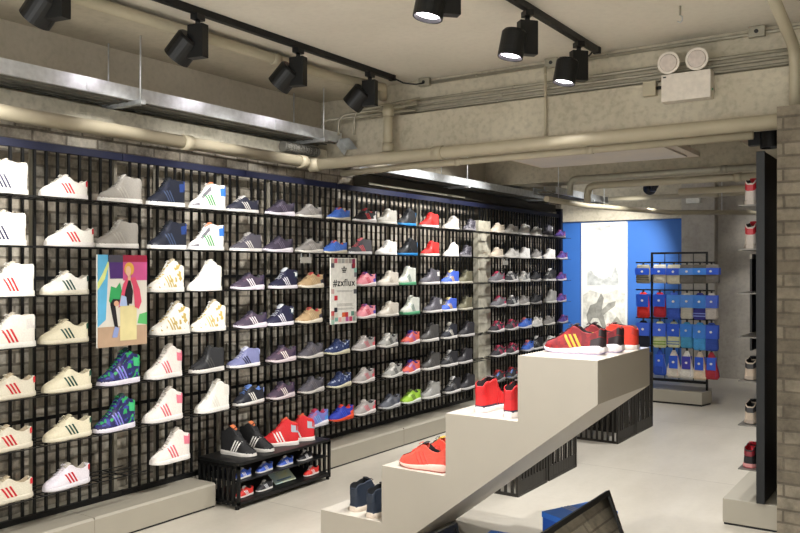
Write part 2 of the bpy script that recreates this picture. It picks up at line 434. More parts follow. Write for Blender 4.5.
    if k == 'low': R['toe_cap'] = patch(0, .19, 0, 1, .002, 9, 8).mesh('toe_cap')
    else: R['toe_guard'] = patch(0, .15, 0, .45, .0016, 8).mesh('toe_guard')
    R['heel_counter'] = patch(.80, 1, 0, .55, .0012).mesh('heel_counter')
    # tongue
    s = MB()
    ztop = max(z for t, z in TOP[k]); rows_f = []; rows_b = []
    top_t = .545 if k in ('low', 'run') else (.70 if k == 'hi' else .60); tb_ = top_t - .13
    for i in range(7):
        f_ = i / 6; t = tb_ + (top_t - tb_) * f_; z = lerp(TOP[k], tb_ + .07 * f_) * (1 - f_) + (ztop + .013) * f_ + .002 * (1 - f_)
        hw = .016 + .008 * math.sin(f_ * 2.2)
        x = t * L0 + .003
        rows_f.append([Vector((x - .002, -hw, z - .003)), Vector((x - .005, -hw * .5, z)), Vector((x - .006, 0, z + .001)), Vector((x - .005, hw * .5, z)), Vector((x - .002, hw, z - .003)),
                       Vector((x + .004, hw * .8, z - .006)), Vector((x + .005, 0, z - .004)), Vector((x + .004, -hw * .8, z - .006))])
    V = s.grid(rows_f, True, True); s.bm.faces.new(V[0]); s.bm.faces.new(V[-1][::-1]); R['tongue'] = s.mesh('tongue')
    # laces
    s = MB(); nl = 5 if k in ('low', 'run') else 7
    te = .47 if k in ('low', 'run') else (.61 if k == 'hi' else .52)
    for i in range(nl):
        t = .26 + (te - .26) * i / (nl - 1)
        pts = []
        for y in (-1, -.5, 0, .5, 1):
            z = lerp(TOP[k], t)
            kk = min(1, max(0, (t - .30) / .24))
            pts.append((t * L0 - .002 + .003 * (1 if i % 2 else -1) * y, y * .019, z + .006 - .004 * y * y - .002 * (1 - kk) * y * y))
        s.tube(pts, .0024, 6)
    # bow
    t = te; z = lerp(TOP[k], t) + .008
    for sd in (1, -1):
        s.tube([(t * L0 - .004, 0, z), (t * L0 - .010, sd * .010, z + .004), (t * L0 - .016, sd * .02, z - .004), (t * L0 - .012, sd * .012, z - .004)], .002, 6)
    R['laces'] = s.mesh('laces')
    for v in R.values(): v.materials.append(M['white'])
    SHOE_MESH[k] = R; return R

CM = {}
def cm(c, kind='cloth'):
    """colour or tuple of colours (all-over pattern) -> material"""
    key = (c, kind)
    if key in CM: return CM[key]
    if isinstance(c, tuple):
        m = pattern('print_' + '_'.join(x.strip('#') for x in c), c, 55)
    else:
        m = mat('%s_%s' % (kind, c.strip('#')), c, {'cloth': .7, 'rubber': .5, 'leather': .42}[kind], 0, .06, 120, .15 if kind == 'cloth' else 0)
    CM[key] = m; return m

# design: type, upper, sole, stripes, accent, second(toe/counter), laces, outsole, lining, panel
def D(look, k, up, sole='#e6e2da', st=None, ac=None, sec=None, lace=None, out=None, lin=None, panel=None, s=1.):
    up1 = up if isinstance(up, str) else up[0]
    return dict(look=look, k=k, up=up, sole=sole, st=st, ac=ac or up1, sec=sec, lace=lace or up1, out=out or sole, lin=lin or '#3a3a3c', panel=panel, s=s)
WH, CR = '#efece4', '#e0dac8'
DS = {
 'bs':  D('white high-top with navy stripes', 'ank', '#e8e3d8', WH, '#23264a', WH, None, WH, None, '#c9bfae', '#e6e0d6'),
 'rs':  D('white high-top with red stripes', 'ank', '#ebe6dc', WH, '#d02a34', WH, None, WH, None, '#c9bfae', '#ded9d2'),
 'cr':  D('cream low sneaker with red stripes', 'low', '#d9d2bf', '#d8d0bd', '#c92732', '#d8303a', '#d3ccba', '#d9d2bf', None, '#b9a98e'),
 'wr':  D('white low sneaker with red stripes', 'low', WH, '#efeae6', '#d22e3c', '#d02a38', WH, WH, None, '#ded8d0'),
 'wg':  D('white low sneaker with green stripes', 'low', '#eeebe2', CR, '#1e4a44', '#31514c', '#ebe7da', WH, None, '#cfc8b8'),
 'cg':  D('cream low sneaker with green stripes', 'low', '#ddd5bb', '#dcd4bd', '#17443a', '#2a5a48', '#d9d1b6', '#ddd5bb', None, '#b3aa90'),
 'lr':  D('lilac-white low sneaker, red stripes', 'low', '#e2dce4', '#e4e0e6', '#c5232f', '#c92732', '#e0dae4', '#e2dce4', None, '#b8b0a4'),
 'gs':  D('grey suede high-top sneaker', 'mid', '#a5a19a', '#efece6', '#b2aea6', '#a5a19a', '#a09c94', '#b5b1aa'),
 'nh':  D('navy high-top with white sole', 'ank', '#171c2b', '#eeece8', '#3c4a66', '#27438c', '#181e30', '#14181f', None, None, '#1f3a78'),
 'wo':  D('white blue high-top with orange collar', 'ank', '#e9e8e6', '#eceae6', '#3a9a4c', '#2f6fd0', '#6b6870', '#e9e8e6', None, '#e0875e', '#3a7ad6'),
 'gp':  D('white high-top with gold flecks', 'hi', ('#f0ede4', '#f0ede4', '#f0ede4', '#c4ab62', '#f2efe6', '#f0ede4'), '#efebe2', '#c9b271', '#e8e2d2', '#f0ede4', WH, None, '#b4a88e'),
 'wp':  D('white high-top with pink heel', 'hi', '#ebe4dd', '#ece7e2', '#df6476', '#e2758a', '#ebe4dd', '#b7b0a8', None, '#c2b9ae', '#e87f92'),
 'pg':  D('purple high-top with green pattern', 'hi', ('#232560', '#2b2c70', '#1e2052', '#23265c', '#3a3f9c', '#2fa35c'), '#e2dde8', '#8684d8', '#2fae62', '#1e2052', '#2fa35c', None, '#1c3c38', '#3fb878'),
 'dw':  D('white leather high-top sneaker', 'hi', '#f0eee6', '#f0ede6', '#e8e4da', WH, '#f0eee6', WH, None, '#d4cfc4', '#ebe8de'),
 'dg':  D('charcoal high-top with white sole', 'mid', '#2b2c2f', '#e8e4de', '#4a4a48', '#2b2c2f', '#222326', '#333333'),
 'nl':  D('navy low sneaker with white stripes', 'low', '#2a2c3c', '#e8e4e0', '#d9d6d2', '#6a6870', '#2a2c3c', '#d0ccc8'),
 'gm':  D('grey mid sneaker with silver stripes', 'mid', '#55525c', '#e9e6e2', '#d4d0cc', '#b9b5b0', '#55525c', '#a8a4a0'),
 'zx':  D('plum low runner with white stripes', 'run', '#453a4c', '#e4dce6', '#ded6dc', '#38304a', '#574656', '#2c2836'),
 'lb':  D('lilac mid sneaker with navy stripes', 'mid', '#7c80ac', '#e8e4e6', '#1c1e34', '#aab4e6', '#8286b0', '#c7c9dc'),
 'kb':  D('black low sneaker with blue tongue', 'low', '#20222c', '#e6e2de', '#e6e2de', '#8fa0d8', '#20222c', '#6f92d8', None, '#6f92d8'),
 'pl':  D('dark plum runner with cream stripes', 'run', '#4b3c4e', '#dccfd2', '#e8dcd6', '#382c44', '#6a5260', '#30283a'),
 'pd':  D('dusky purple runner with chunky sole', 'run', '#433c4c', '#eae4ec', '#675e70', '#2a2838', '#575060', '#2c2836'),
 'fl':  D('navy mid sneaker with floral collar', 'mid', '#22223e', '#e8e2ea', '#dcd8e2', '#8f9aa6', '#22223e', '#b8bcc6', None, '#cfd2d6', ('#dfe3e4', '#5a6a74', '#20304a', '#e8ece8')),
 'gr':  D('pale grey low runner', 'run', '#8e8a86', '#dcd8d0', '#aaa6a2', '#6e6c6c', '#7e7a78', '#a5a19c'),
 'tn':  D('tan low runner with red lining', 'run', '#b39873', '#dfd6c4', '#c6ae8a', '#3c3a44', '#a88c68', '#8a7458', None, '#a83a3c'),
 'dr':  D('dark grey low runner', 'run', '#55525a', '#cfcac4', '#6a6668', '#3a383e', '#5f5b60', '#45434a'),
 'pb':  D('lilac and blue runner, pink trim', 'run', '#7a7ac4', '#e6e2ea', '#6fa6e0', '#4e8fd8', '#b06a9c', '#c83a5c', None, '#b83a5c'),
 'bl':  D('bright blue low runner', 'run', '#4a74cc', '#ddd6c0', '#5a86dc', '#3a62b8', '#4a74cc', '#3d68c0', None, '#c85c40'),
 'nf':  D('navy runner with white pattern', 'run', ('#26345e', '#26345e', '#2c3c6a', '#26345e', '#aab4cc'), '#d8d2b8', '#3a4a78', '#22305a', '#26345e', '#202c50'),
 'bo':  D('blue runner with orange sole', 'run', '#2a3cae', '#e0502c', '#3450c8', '#e0502c', '#2a3cae', '#2334a0', None, '#d8402a'),
 'kr':  D('black low sneaker with red patch', 'run', '#1e1c20', '#e8e4e2', '#d83a40', '#e8e6e4', '#1a181c', '#2a282c', None, '#c03a3c'),
 'gk':  D('grey mid sneaker with pink tongue', 'mid', '#5c5a60', '#e8e6e6', '#e86a72', '#3c3a40', '#4a484e', '#e8727a', None, '#e8828a'),
 'pk':  D('pink low sneaker with purple collar', 'run', '#ef98a4', '#ece0de', '#d8435c', '#5a54b0', '#f0a4ac', '#d8607a', None, '#5a3a7c'),
 'gi':  D('grey runner with pink heel', 'run', '#a7a19e', '#e0dad6', '#d8707c', '#e0646c', '#b0a9a6', '#c8c2be'),
 'lg':  D('light grey mid sneaker', 'mid', '#a5a29a', '#bbb8b0', '#b5b2aa', '#9a978f', '#a5a29a', '#b5b2aa'),
 'ww':  D('plain white mid sneaker', 'mid', '#eceae6', '#e8e6e2', '#dedcd8', '#c0c0c4', '#eceae6', '#dcdad8'),
 'ow':  D('off-white mid sneaker', 'mid', '#dcd5c8', '#dcd6cc', '#ccc5b8', '#d0c8ba', '#dcd5c8', '#e2dcd0'),
 'gw':  D('grey white runner, black stripes', 'run', '#a5a5a0', '#e2e0da', '#34343a', '#5a5a5c', '#cfccc4', '#e6e4de'),
 'bg':  D('slate blue-grey low runner', 'run', '#62656e', '#c8c8c8', '#50545e', '#44485a', '#6a6e78', '#4a4d58'),
 'kl':  D('black high-top with blue heel', 'hi', '#17191d', '#2a86c8', '#26282c', '#2a86c8', '#17191d', '#22252a', None, None, '#17191d'),
 'wn':  D('white high-top with green sole', 'mid', '#dfe2d8', '#68b88a', '#6f8f84', '#dfe2d8', '#dfe2d8', '#e8eae2'),
 'op':  D('orange and purple low runner', 'run', '#e0685a', '#e6dedc', '#9a6ac0', '#e85c3c', '#b478a8', '#4a3aa0', None, '#4a3aa0'),
 'lm':  D('lime green low runner', 'run', '#9cc83c', '#e0e4d8', '#5a6a3c', '#7fb02c', '#a8d24a', '#5a6a3c', None, '#4c5a34'),
 'rd':  D('scarlet high-top with white sole', 'mid', '#d22a26', '#e8e0dc', '#b8201e', '#b8201e', '#d63430', '#c02220'),
 'dk':  D('dark grey white-soled high-top', 'mid', '#5a5860', '#e4e0dc', '#6e6c74', '#b8b6b4', '#6e6a74', '#3c3a42', None, None, '#d0cecc'),
 'ch':  D('charcoal grey high-top', 'mid', '#4a4846', '#e0dcd6', '#5a5856', '#403e3c', '#4a4846', '#3a3838'),
 'sg':  D('silver grey high-top', 'mid', '#9d9c98', '#d8d6d0', '#adaca8', '#8d8c88', '#9d9c98', '#b8b6b2'),
 'ls':  D('pale stone high-top', 'hi', '#a8a49c', '#c8c4bc', '#b4b0a8', '#9c988f', '#a8a49c', '#b8b4ac'),
 'wt':  D('small white high-top', 'hi', '#e4e2dd', '#e4e2dc', '#d4d2cc', '#c8c6c2', '#e4e2dd', '#eceae6', s=.82),
 'by':  D('blue high-top with yellow stripes', 'mid', '#4464cc', '#e4e2e0', '#e2b82c', '#3452b8', '#4464cc', '#d8c890'),
 'ol':  D('olive green high-top', 'mid', '#6a6650', '#c4bfae', '#7a7660', '#5a5644', '#6a6650', '#4c4a3a'),
 'nw':  D('navy high-top, white front', 'mid', '#22242e', '#dedad4', '#d8d2c8', '#30323e', '#22242e', '#e6e2d8'),
 'bw':  D('black sneaker with white laces', 'mid', '#26262a', '#dedad6', '#6a6868', '#3c3a3e', '#26262a', '#e8e6e4'),
 'kk':  D('plain black mid sneaker', 'mid', '#2e2c30', '#c9c5c2', '#3a383c', '#2e2c30', '#2e2c30', '#242226'),
 'ks':  D('small dark patterned sneaker', 'mid', ('#3c3a42', '#8c8890', '#2a2830', '#5c5862'), '#8a868a', '#4c4a52', s=.78),
 'be':  D('beige low runner', 'run', '#c4b7a4', '#d8cec0', '#d0c4b2', '#b4a792', '#c4b7a4', '#d4c8b8'),
 'wl':  D('white low runner', 'run', '#d8d5cf', '#e0ddd6', '#c4c1bb', '#cac6c0', '#d8d5cf', '#e6e3de'),
 'gd':  D('grey runner with raspberry trim', 'run', '#66646a', '#b8b4b2', '#787478', '#b02c50', '#76727a', '#b02c50', None, '#b02c50'),
 'kw':  D('black white striped runner', 'run', '#2a2a2e', '#cfccca', '#e4e2de', '#c4c2be', '#38383c', '#dcdad6'),
 'kp':  D('black runner with pink trim', 'run', '#2a262c', '#d0ccca', '#c84a6c', '#c83c5c', '#2a262c', '#c84a6c', None, '#c83c5c'),
 'bb':  D('royal blue low runner', 'run', '#3a68c8', '#dcdade', '#7c9ae0', '#3058b8', '#3a68c8', '#d87c7c'),
 'bk':  D('black low runner', 'run', '#232325', '#a8a4a0', '#333335', '#232325'),
 'pu':  D('small purple low runner', 'run', '#5c4490', '#d8d2dc', '#8a6ac0', '#b84a7c', '#4c4a98', '#a05a9c', s=.85),
 'kr2': D('dark runner with red tongue', 'run', '#28262a', '#8a8886', '#4a484c', '#b03036', '#3a5a9a', '#b03036', None, '#b03036'),
 'bn':  D('black high-top, orange tongue, white stripes', 'hi', '#1a1a1c', '#dcd8d2', '#eceae6', '#1a1a1c', '#1a1a1c', '#26262a', None, '#d87848'),
 're':  D('red high-top with white stripes', 'hi', '#d4262c', '#e8e0da', '#ece8e4', '#c81f26', '#d4262c', '#c82028', None, '#d85a3c', '#a8b0bc'),
 'bu':  D('burgundy runner with gold stripes', 'run', ('#7c1a22', '#8c1e24', '#6c1620', '#8a2026'), '#e8e2e6', '#d8a83c', '#2c2226', '#8c2226', '#3a1c24', '#b8a8c8', '#2a2024', s=1.06),
 'or':  D('orange-red sneaker', 'mid', '#d43c28', '#e6dcd8', '#c03424', '#b83024', '#d84430', '#b83424', None, '#5c3838', s=1.03),
 'co':  D('coral low sneaker with pale sole', 'run', '#e85848', '#ecc4b8', '#e04c3e', '#e2503e', '#ea6050', '#e4604c', '#a84a40', '#1c1c20', s=1.03),
 'rc':  D('coral shoe with black gold tongue', 'run', '#e05040', '#ecc4b8', '#d84c3e', '#d8483a', '#e05040', '#1c1c20', '#a84a40', '#c8a040', s=1.03),
 'nv':  D('navy nubuck high-top', 'mid', '#222c3c', '#ddcfc0', '#2a3446', '#222c3c', '#1e2838', '#1c2430', '#c8b8a8', '#16181c'),
 'rt':  D('red high-top with navy sole line', 'mid', '#d8262a', '#ece4e2', '#cc2228', '#c81f24', '#d8262a', '#b81c22', '#e4dcdc', '#3c2a2c', s=1.02),
 'wd':  D('white shoe with red heel', 'mid', '#cdc4bc', '#c9beb4', '#b02a30', '#b8202c', '#cdc4bc', '#b8202c'),
 'bz':  D('beige shoe with black collar', 'mid', '#b8a896', '#a89a8c', '#5c2440', '#2a282a', '#8c8074', '#1c1a1c', '#2c2a2c', '#141416'),
 'kz':  D('black shoe with red trim', 'mid', '#1e1c1e', '#c88a88', '#a82838', '#7c1c28', '#242224', '#b82434', '#a83844', '#b82434'),
 'bbw': D('blue baby shoe', 'low', '#3a5cc0', '#dcd8d4', '#d8d8dc', '#c8c8d0', '#3a5cc0', '#d8d4d0', s=.5),
 'bbk': D('black baby shoe', 'low', '#25252a', '#dcd8d4', '#d8d8dc', '#c8c8d0', '#25252a', '#d8d4d0', s=.5),
 'bbr': D('red baby shoe', 'low', '#d03028', '#dcd0cc', '#e0e0e0', '#d03028', '#d03028', '#d8d4d0', s=.5),
}
PROTO = {}
ZS = dict(lg=.8, ww=.76, bz=.8, kz=.8, **{'or': .78}, gk=.8, ow=.76, kl=.76, rd=.84, ls=.64, wt=.8, dk=.88, by=.8, ol=.8, sg=.92, nw=.92, bw=.9, kk=.9, ks=.9, fl=.9, gm=.78, lb=.8, nl=.88, bu=1.0, co=1.0, rc=1.0, pb=.95, be=.8, wl=.8, gr=.78, bl=.76)
def make_shoe(key):
    d = DS[key]; R = shoe_meshes(d['k'])
    root = bpy.data.objects.new('sneaker', None); root.empty_display_size = .05; COL.objects.link(root)
    def part(nm, me, m, label=None, parent=None):
        o = bpy.data.objects.new(nm, me); COL.objects.link(o); o.parent = parent or root
        o.material_slots[0].link = 'OBJECT'; o.material_slots[0].material = m
        if label: o['label'] = label
        return o
    up = part('upper', R['upper'], cm(d['up']))
    part('lining', R['lining'], cm(d['lin']), None, up)
    sl = part('sole', R['sole'], cm(d['sole'], 'rubber'))
    if 'outsole' in R: part('outsole', R['outsole'], cm(d['out'], 'rubber'), None, sl)
    part('tongue', R['tongue'], cm(d['lin'] if d['lin'] != '#3a3a3c' else d['lace']))
    part('laces', R['laces'], cm(d['lace']))
    for q in range(2): part('eyestay', R['eyestay%d' % q], cm(d['sec'] or (d['up'] if isinstance(d['up'], str) else d['up'][-1]), 'leather'))
    if d['st']:
        for q in range(6): part('stripe', R['stripe%d%d' % (q // 2, q % 2)], cm(d['st'], 'leather'))
    part('heel_tab', R['heel_tab'], cm(d['ac'], 'leather'))
    if key in ('rt', 'nv'): part('sole_line', R['sole_line'], cm('#262440' if key == 'rt' else d['st'] or '#222222', 'rubber'), None, sl)
    if d['panel'] and 'heel_panel' in R: part('heel_panel', R['heel_panel'], cm(d['panel']))
    if d['sec']:
        nm = 'toe_cap' if 'toe_cap' in R else 'toe_guard'
        part(nm, R[nm], cm(d['sec'], 'leather'))
        if d['k'] == 'run': part('heel_counter', R['heel_counter'], cm(d['ac'], 'leather'))
    return root
def kids(o): return [c for c in COL.objects if c.parent == o]
TREE = {}
def copy_tree(o, parent=None):
    c = o.copy(); COL.objects.link(c); c.parent = parent
    for ch in TREE[o.name]: copy_tree(ch, c)
    return c
def register(o):
    ks = list(o.children); TREE[o.name] = ks
    for k in ks: register(k)
def shoe(key, loc, rz, label, group, s=1., rx=0):
    """loc = where the shoe's middle stands; toe points along local -X"""
    if key not in PROTO:
        r = make_shoe(key); bpy.context.view_layer.update(); register(r); PROTO[key] = r
    else:
        r = copy_tree(PROTO[key])
    for k in list(r.keys()): del r[k]
    s = s * DS[key]['s'] * (.94 if 'shelf,' in label else 1); zk = 1.05 if 'shelf,' in label else 1; c = Vector((L0 * .5 * s, 0, 0)); c.rotate(Euler((0, 0, rz)))
    r.scale = (s, s, s * zk * ZS.get(key, .86 if DS[key]['k'] == 'run' else 1)); r.location = Vector(loc) - c + Vector((0, 0, .0004)); r.rotation_euler = (rx, 0, rz)
    tag(r, label, 'shoe', group); return r

COLS = [
 ('in the first column from the left', [33, 31, 40, 40, 41, 37.5, 37.5], 'bs bs rs rs cr cr cr'),
 ('in the second column from left', [93, 98.5, 94, 93, 96, 96.6, 95.7], 'wr wr wg cg cg cg lr'),
 ('in the fashion poster column', [146.5, 143, 0, 0, 145, 141, 0], 'gs gs - - pg pg -'),
 ('one column right of fashion poster', [190, 191.5, 190, 194, 187.6, 187, 194], 'nh nh gp gp wp wp wp'),
 ('two columns right of fashion poster', [229.7, 228.5, 227, 230, 229, 234, 0], 'wo wo dw gp dg dw -'),
 ('three columns left of hashtag poster', [263, 266.5, 268, 270.5, 264, 269, 0], 'nl gm zx zx lb kb -'),
 ('two columns left of hashtag poster', [299, 297, 302, 298, 300, 299.5, 0], 'pd pd fl fl pl pl -'),
 ('one column left of hashtag poster', [326.5, 327, 328, 326.5, 328, 328.5, 332], 'gr gr tn tn dr dr pb'),
 ('in the hashtag poster column', [355, 350.5, 0, 0, 353.5, 355.5, 357], 'bl bl - - nf nf bo'),
 ('one column right of hashtag poster', [380, 375, 380, 380, 379, 379, 379], 'kr gk pk pk gi gi gi'),
 ('two columns right of hashtag poster', [401, 401, 402.5, 402.5, 402, 406.7, 403.7], 'lg ww ow ow gw gw bg'),
 ('four columns left of pilaster', [420, 420.5, 420, 423.5, 424, 424, 424], 'kl kl wn wn op op lm'),
 ('three columns left of pilaster', [442, 443, 442.5, 445.5, 442, 443, 443], 'rd rd dk dk ch ch sg'),
 ('two columns left of pilaster', [463, 461, 462, 460, 461, 460.5, 464], 'ls wt by by nw bw bw'),
 ('just left of the pale pilaster', [478.3, 474.5, 476.5, 476.5, 477.5, 475.5, 478], 'ks ks ol ol kk kk kk'),
 ('just right of the pale pilaster', [508, 507, 507, 508.6, 507, 508.6, 508], 'be be gd gd kp kp kr2'),
 ('two columns right of pilaster', [521, 521.5, 520.5, 521.5, 521, 521.5, 521], 'wl wl kw kw kp kp kr2'),
 ('three columns right of pilaster', [533, 533, 533, 532.5, 534, 537, 0], 'ww ww gw gr bb bb -'),
 ('four columns right of pilaster', [545, 545, 544, 544, 545, 545, 0], 'wl gr bk bk wl bw -'),
 ('next to last column right', [556, 557.5, 558, 559, 557, 558, 0], 'dk ww bw sg gr ww -'),
 ('at the shelf end by blue wall', [567, 569, 568, 568, 570, 0, 0], 'pu pu pu pu pu - -'),
]
DEFUPPER_CUSTOM = {}
for ci, (anchor, us, keys) in enumerate(COLS):
    for r, (u, key) in enumerate(zip(us, keys.split())):
        if key == '-': continue
        hy = on_x(u, 300, -3.842).y
        s = DS[key]['s']
        yaw = PI / 2 + math.radians(random.uniform(-4, 5))
        # toe towards -Y : local -X -> world -Y  => rz = +90deg
        y = hy - L0 * s / 2
        x = -3.842 - .052 * s
        lab = '%s, %s shelf, %s' % (DS[key]['look'], ORD[r] + ('' if r else ''), anchor)
        shoe(key, (x, y, ROWZ[r]), yaw, lab, '%s shelf of the shoe wall' % ORD[r])
# ------------------------------------------------------------------ price cards on the shelves
for (u, r, lab) in ((308, 1, 'small grey price card hung above the tan runner'), (507, 1, 'small grey price card right of the pilaster, above raspberry-trimmed runner')):
    y = on_x(u, 264, -3.81).y; z = ROWZ[r]
    o = thing('price_card', lab, 'sign', (-3.8295, y, z - .0755), 0, 'price cards')
    MB().box(-.002, .002, -.06, .06, 0, .045).build('card', mat('grey_card', '#9b978f', .5), o)
    MB().box(-.0045, -.0025, -.05, -.04, .02, .0704).box(-.0045, -.0025, .04, .05, .02, .0704).build('clip', M['galv'], o)

# ------------------------------------------------------------------ wall posters
def flat(o, name, poly, m, x, th=.001, w=1, h=1):
    """polygon in 0..1 (left->right, bottom->top) on a board facing +X, y grows to the right"""
    return MB().prism([(p[0] * w, p[1] * h) for p in poly], 'x', x, x + th).build(name, m, o)
def rect(a, b, c, d): return [(a, c), (b, c), (b, d), (a, d)]
def ell(cx, cy, rx, ry, n=18): return [(cx + rx * math.cos(2 * PI * i / n), cy + ry * math.sin(2 * PI * i / n)) for i in range(n)]
XP = -3.815
ya = on_x(97.5, 300, XP).y; yb = on_x(146.8, 300, XP).y
zt = on_x(122, 255, XP).z; zb = on_x(122, 346, XP).z
w, h = yb - ya, zt - zb
o = thing('fashion_poster', 'poster of blonde person in pink jacket sitting on pale box', 'poster', (XP, ya, zb))
bd = MB().box(-.012, 0, 0, w, 0, h).build('board', M['card'], o)
def pp(name, poly, c, lay): return flat(bd, name, poly, mat('ink_' + c.strip('#'), c, .45, 0, .06, 15), lay * .0006, .0005, w, h)
pp('backdrop', rect(0, 1, .2, 1), '#d8d3c8', 0)
pp('floor_print', rect(0, 1, 0, .22), '#b79a80', .9)
pp('cyan_panel', [(0, .22), (.16, .30), (.22, 1), (0, 1)], '#5fb2dc', 1)
pp('light_streak', [(0, .62), (.14, .74), (.22, .9), (.2, .93), (.1, .80), (0, .70)], '#d6e08c', 2)
pp('dark_band', rect(.2, .5, .92, 1), '#4a4854', 1)
pp('purple_patch', [(.24, .74), (.5, .74), (.5, .92), (.22, .92)], '#4c2c70', 1)
pp('pink_patch', [(.5, .72), (1, .72), (1, 1), (.5, 1)], '#c8568c', 1)
pp('red_band', rect(.5, 1, .925, 1), '#9c2440', 2)
pp('green_bush', [(.22, .5), (.26, .66), (.36, .64), (.44, .70), (.5, .55), (.42, .46), (.28, .44)], '#35a05c', 1)
pp('green_leaf', [(.80, .24), (1, .22), (1, .36), (.84, .34)], '#5cb46a', 1)
pp('seat_box', rect(.44, .78, .06, .44), '#dcd09a', 3)
pp('black_leg', [(.26, .44), (.36, .46), (.62, .44), (.62, .50), (.30, .52), (.24, .47)], '#1e1a20', 4)
pp('black_shin', [(.24, .46), (.34, .46), (.40, .20), (.34, .18)], '#1e1a20', 4)
pp('shoe_print', [(.28, .10), (.38, .10), (.42, .20), (.34, .22), (.30, .16)], '#8c9ccc', 5)
pp('black_top', [(.52, .46), (.68, .46), (.70, .60), (.64, .73), (.58, .72), (.54, .62)], '#1c181c', 5)
pp('jacket', [(.44, .52), (.50, .68), (.58, .76), (.60, .72), (.54, .60), (.50, .46), (.40, .42)], '#d8506c', 6)
pp('jacket_sleeve', [(.64, .74), (.74, .76), (.84, .62), (.88, .48), (.82, .40), (.74, .42), (.72, .56), (.70, .66)], '#d8506c', 6)
pp('bag', [(.42, .44), (.58, .44), (.56, .54), (.46, .56)], '#a8bce0', 7)
pp('hand', ell(.36, .47, .05, .03), '#d8a888', 7)
pp('neck', rect(.59, .65, .72, .80), '#dcae90', 7)
pp('hair', ell(.62, .845, .10, .075), '#dca848', 7)
pp('face', ell(.60, .825, .055, .055), '#e4b89c', 8)
for yy in (.03, w - .05):
    MB().box(-.20, -.012, yy, yy + .01, h - .03, h - .02).build('hanger', M['black'], o)

ya = on_x(331, 300, XP).y; yb = on_x(356.5, 300, XP).y
zt = on_x(344, 258, XP).z; zb = on_x(344, 323.5, XP).z
w, h = yb - ya, zt - zb
o = thing('hashtag_poster', 'narrow white poster with large black hashtag word and coloured squares', 'poster', (XP, ya, zb))
bd = MB().box(-.012, 0, 0, w, 0, h).build('board', M['card'], o)
def pq(name, poly, c, lay=1): return flat(bd, name, poly, mat('ink_' + c.strip('#'), c, .45, 0, .06, 15), lay * .0006, .0005, w, h)
SQ = [(0, .92, '#b0a49a'), (.12, .92, '#c45a68'), (.26, .92, '#aaa69e'), (.40, .92, '#9fa09c'), (.54, .92, '#b8aea6'), (.68, .92, '#a29a92'), (.82, .92, '#8a2c58'),
      (0, .85, '#5c5860'), (.82, .85, '#a0303c'), (.80, .84, '#26386c'), (.90, .78, '#9fd0c4'), (.90, .71, '#7c7c80'), (0, .46, '#c8a8a4'), (.88, .45, '#5c5c60'),
      (.12, .36, '#c8303c'), (.12, .18, '#2c3038'), (0, .07, '#b09890'), (0, .13, '#c85858'), (.14, .04, '#7cb0a4'), (.28, .03, '#e0a8a4'), (.14, .10, '#d8cfc0'),
      (.42, .10, '#d8683c'), (.54, .10, '#c43c3c'), (.42, .03, '#dcd0c4'), (.56, .03, '#b85c94'), (.70, .03, '#c84468'), (.84, .03, '#8c9c94'), (.78, .11, '#5c8c7c'), (.90, .10, '#b8a8a0'), (0, .0, '#a0c0b0')]
for i, (a, b_, c) in enumerate(SQ): pq('colour_square', rect(a, min(1, a + .12), b_, min(1, b_ + .07)), c, 1 + (i % 3))
# leaf emblem
ink = mat('ink_black', '#141416', .5)
cx, cz = .50 * w, .80 * h
def leaf(ang, L, W_):
    pts = []
    for i in range(13):
        f_ = i / 12; pts.append((f_ * L, W_ * math.sin(PI * f_ ** .8)))
    pts += [(x, -y) for x, y in pts[-2:0:-1]]
    ca, sa = math.cos(ang), math.sin(ang)
    return [(cx + x * ca - y * sa, cz + x * sa + y * ca) for x, y in pts]
for i, a in enumerate((90, 35, 145)):
    MB().prism(leaf(math.radians(a), .042, .011), 'x', .0006 + i * .0004, .0010 + i * .0004).build('emblem_leaf', ink, bd)
for i in range(2):
    MB().box(.0022, .0026, cx - .032, cx + .032, cz + .009 + i * .006, cz + .0115 + i * .006).build('emblem_gap', M['card'], bd)
MB().box(.0006, .001, cx - .02, cx + .02, cz - .012, cz - .006).build('emblem_word', ink, bd)
def text_obj(body, size, parent, loc, rot, m, name, sx=1, thick=0):
    cu = bpy.data.curves.new(name, 'FONT'); cu.body = body; cu.size = size; cu.align_x = 'CENTER'; cu.extrude = .0003; cu.offset = thick; cu.space_character = 1.14
    t = bpy.data.objects.new(name + '_c', cu); COL.objects.link(t)
    bpy.context.view_layer.update()
    me = bpy.data.meshes.new_from_object(t.evaluated_get(bpy.context.evaluated_depsgraph_get()))
    bpy.data.objects.remove(t)
    me.materials.clear(); me.materials.append(m)
    q = bpy.data.objects.new(name, me); COL.objects.link(q); q.parent = parent
    xs = [v.co.x for v in me.vertices]; k_ = sx / (max(xs) - min(xs))
    q.location = loc; q.rotation_euler = rot; q.scale = (k_, 1, 1); return q
text_obj('#zxflux', .074, bd, (.0014, w * .5, h * .575), (PI / 2, 0, PI / 2), ink, 'headline', w * .86, .0012)
for i, zz in enumerate((.50, .485, .30, .285, .27, .23, .215)):
    MB().box(.0006, .001, w * .22, w * (.82 if i % 2 else .88), h * zz, h * (zz + .005)).build('text_line', mat('ink_grey', '#8c8a84', .5), bd)
for i in range(5):
    yy = .03 + i * (w - .07) / 4
    MB().box(-.20, -.002, yy, yy + .010, h - .0, h + .010).build('hanger', M['black'], o)

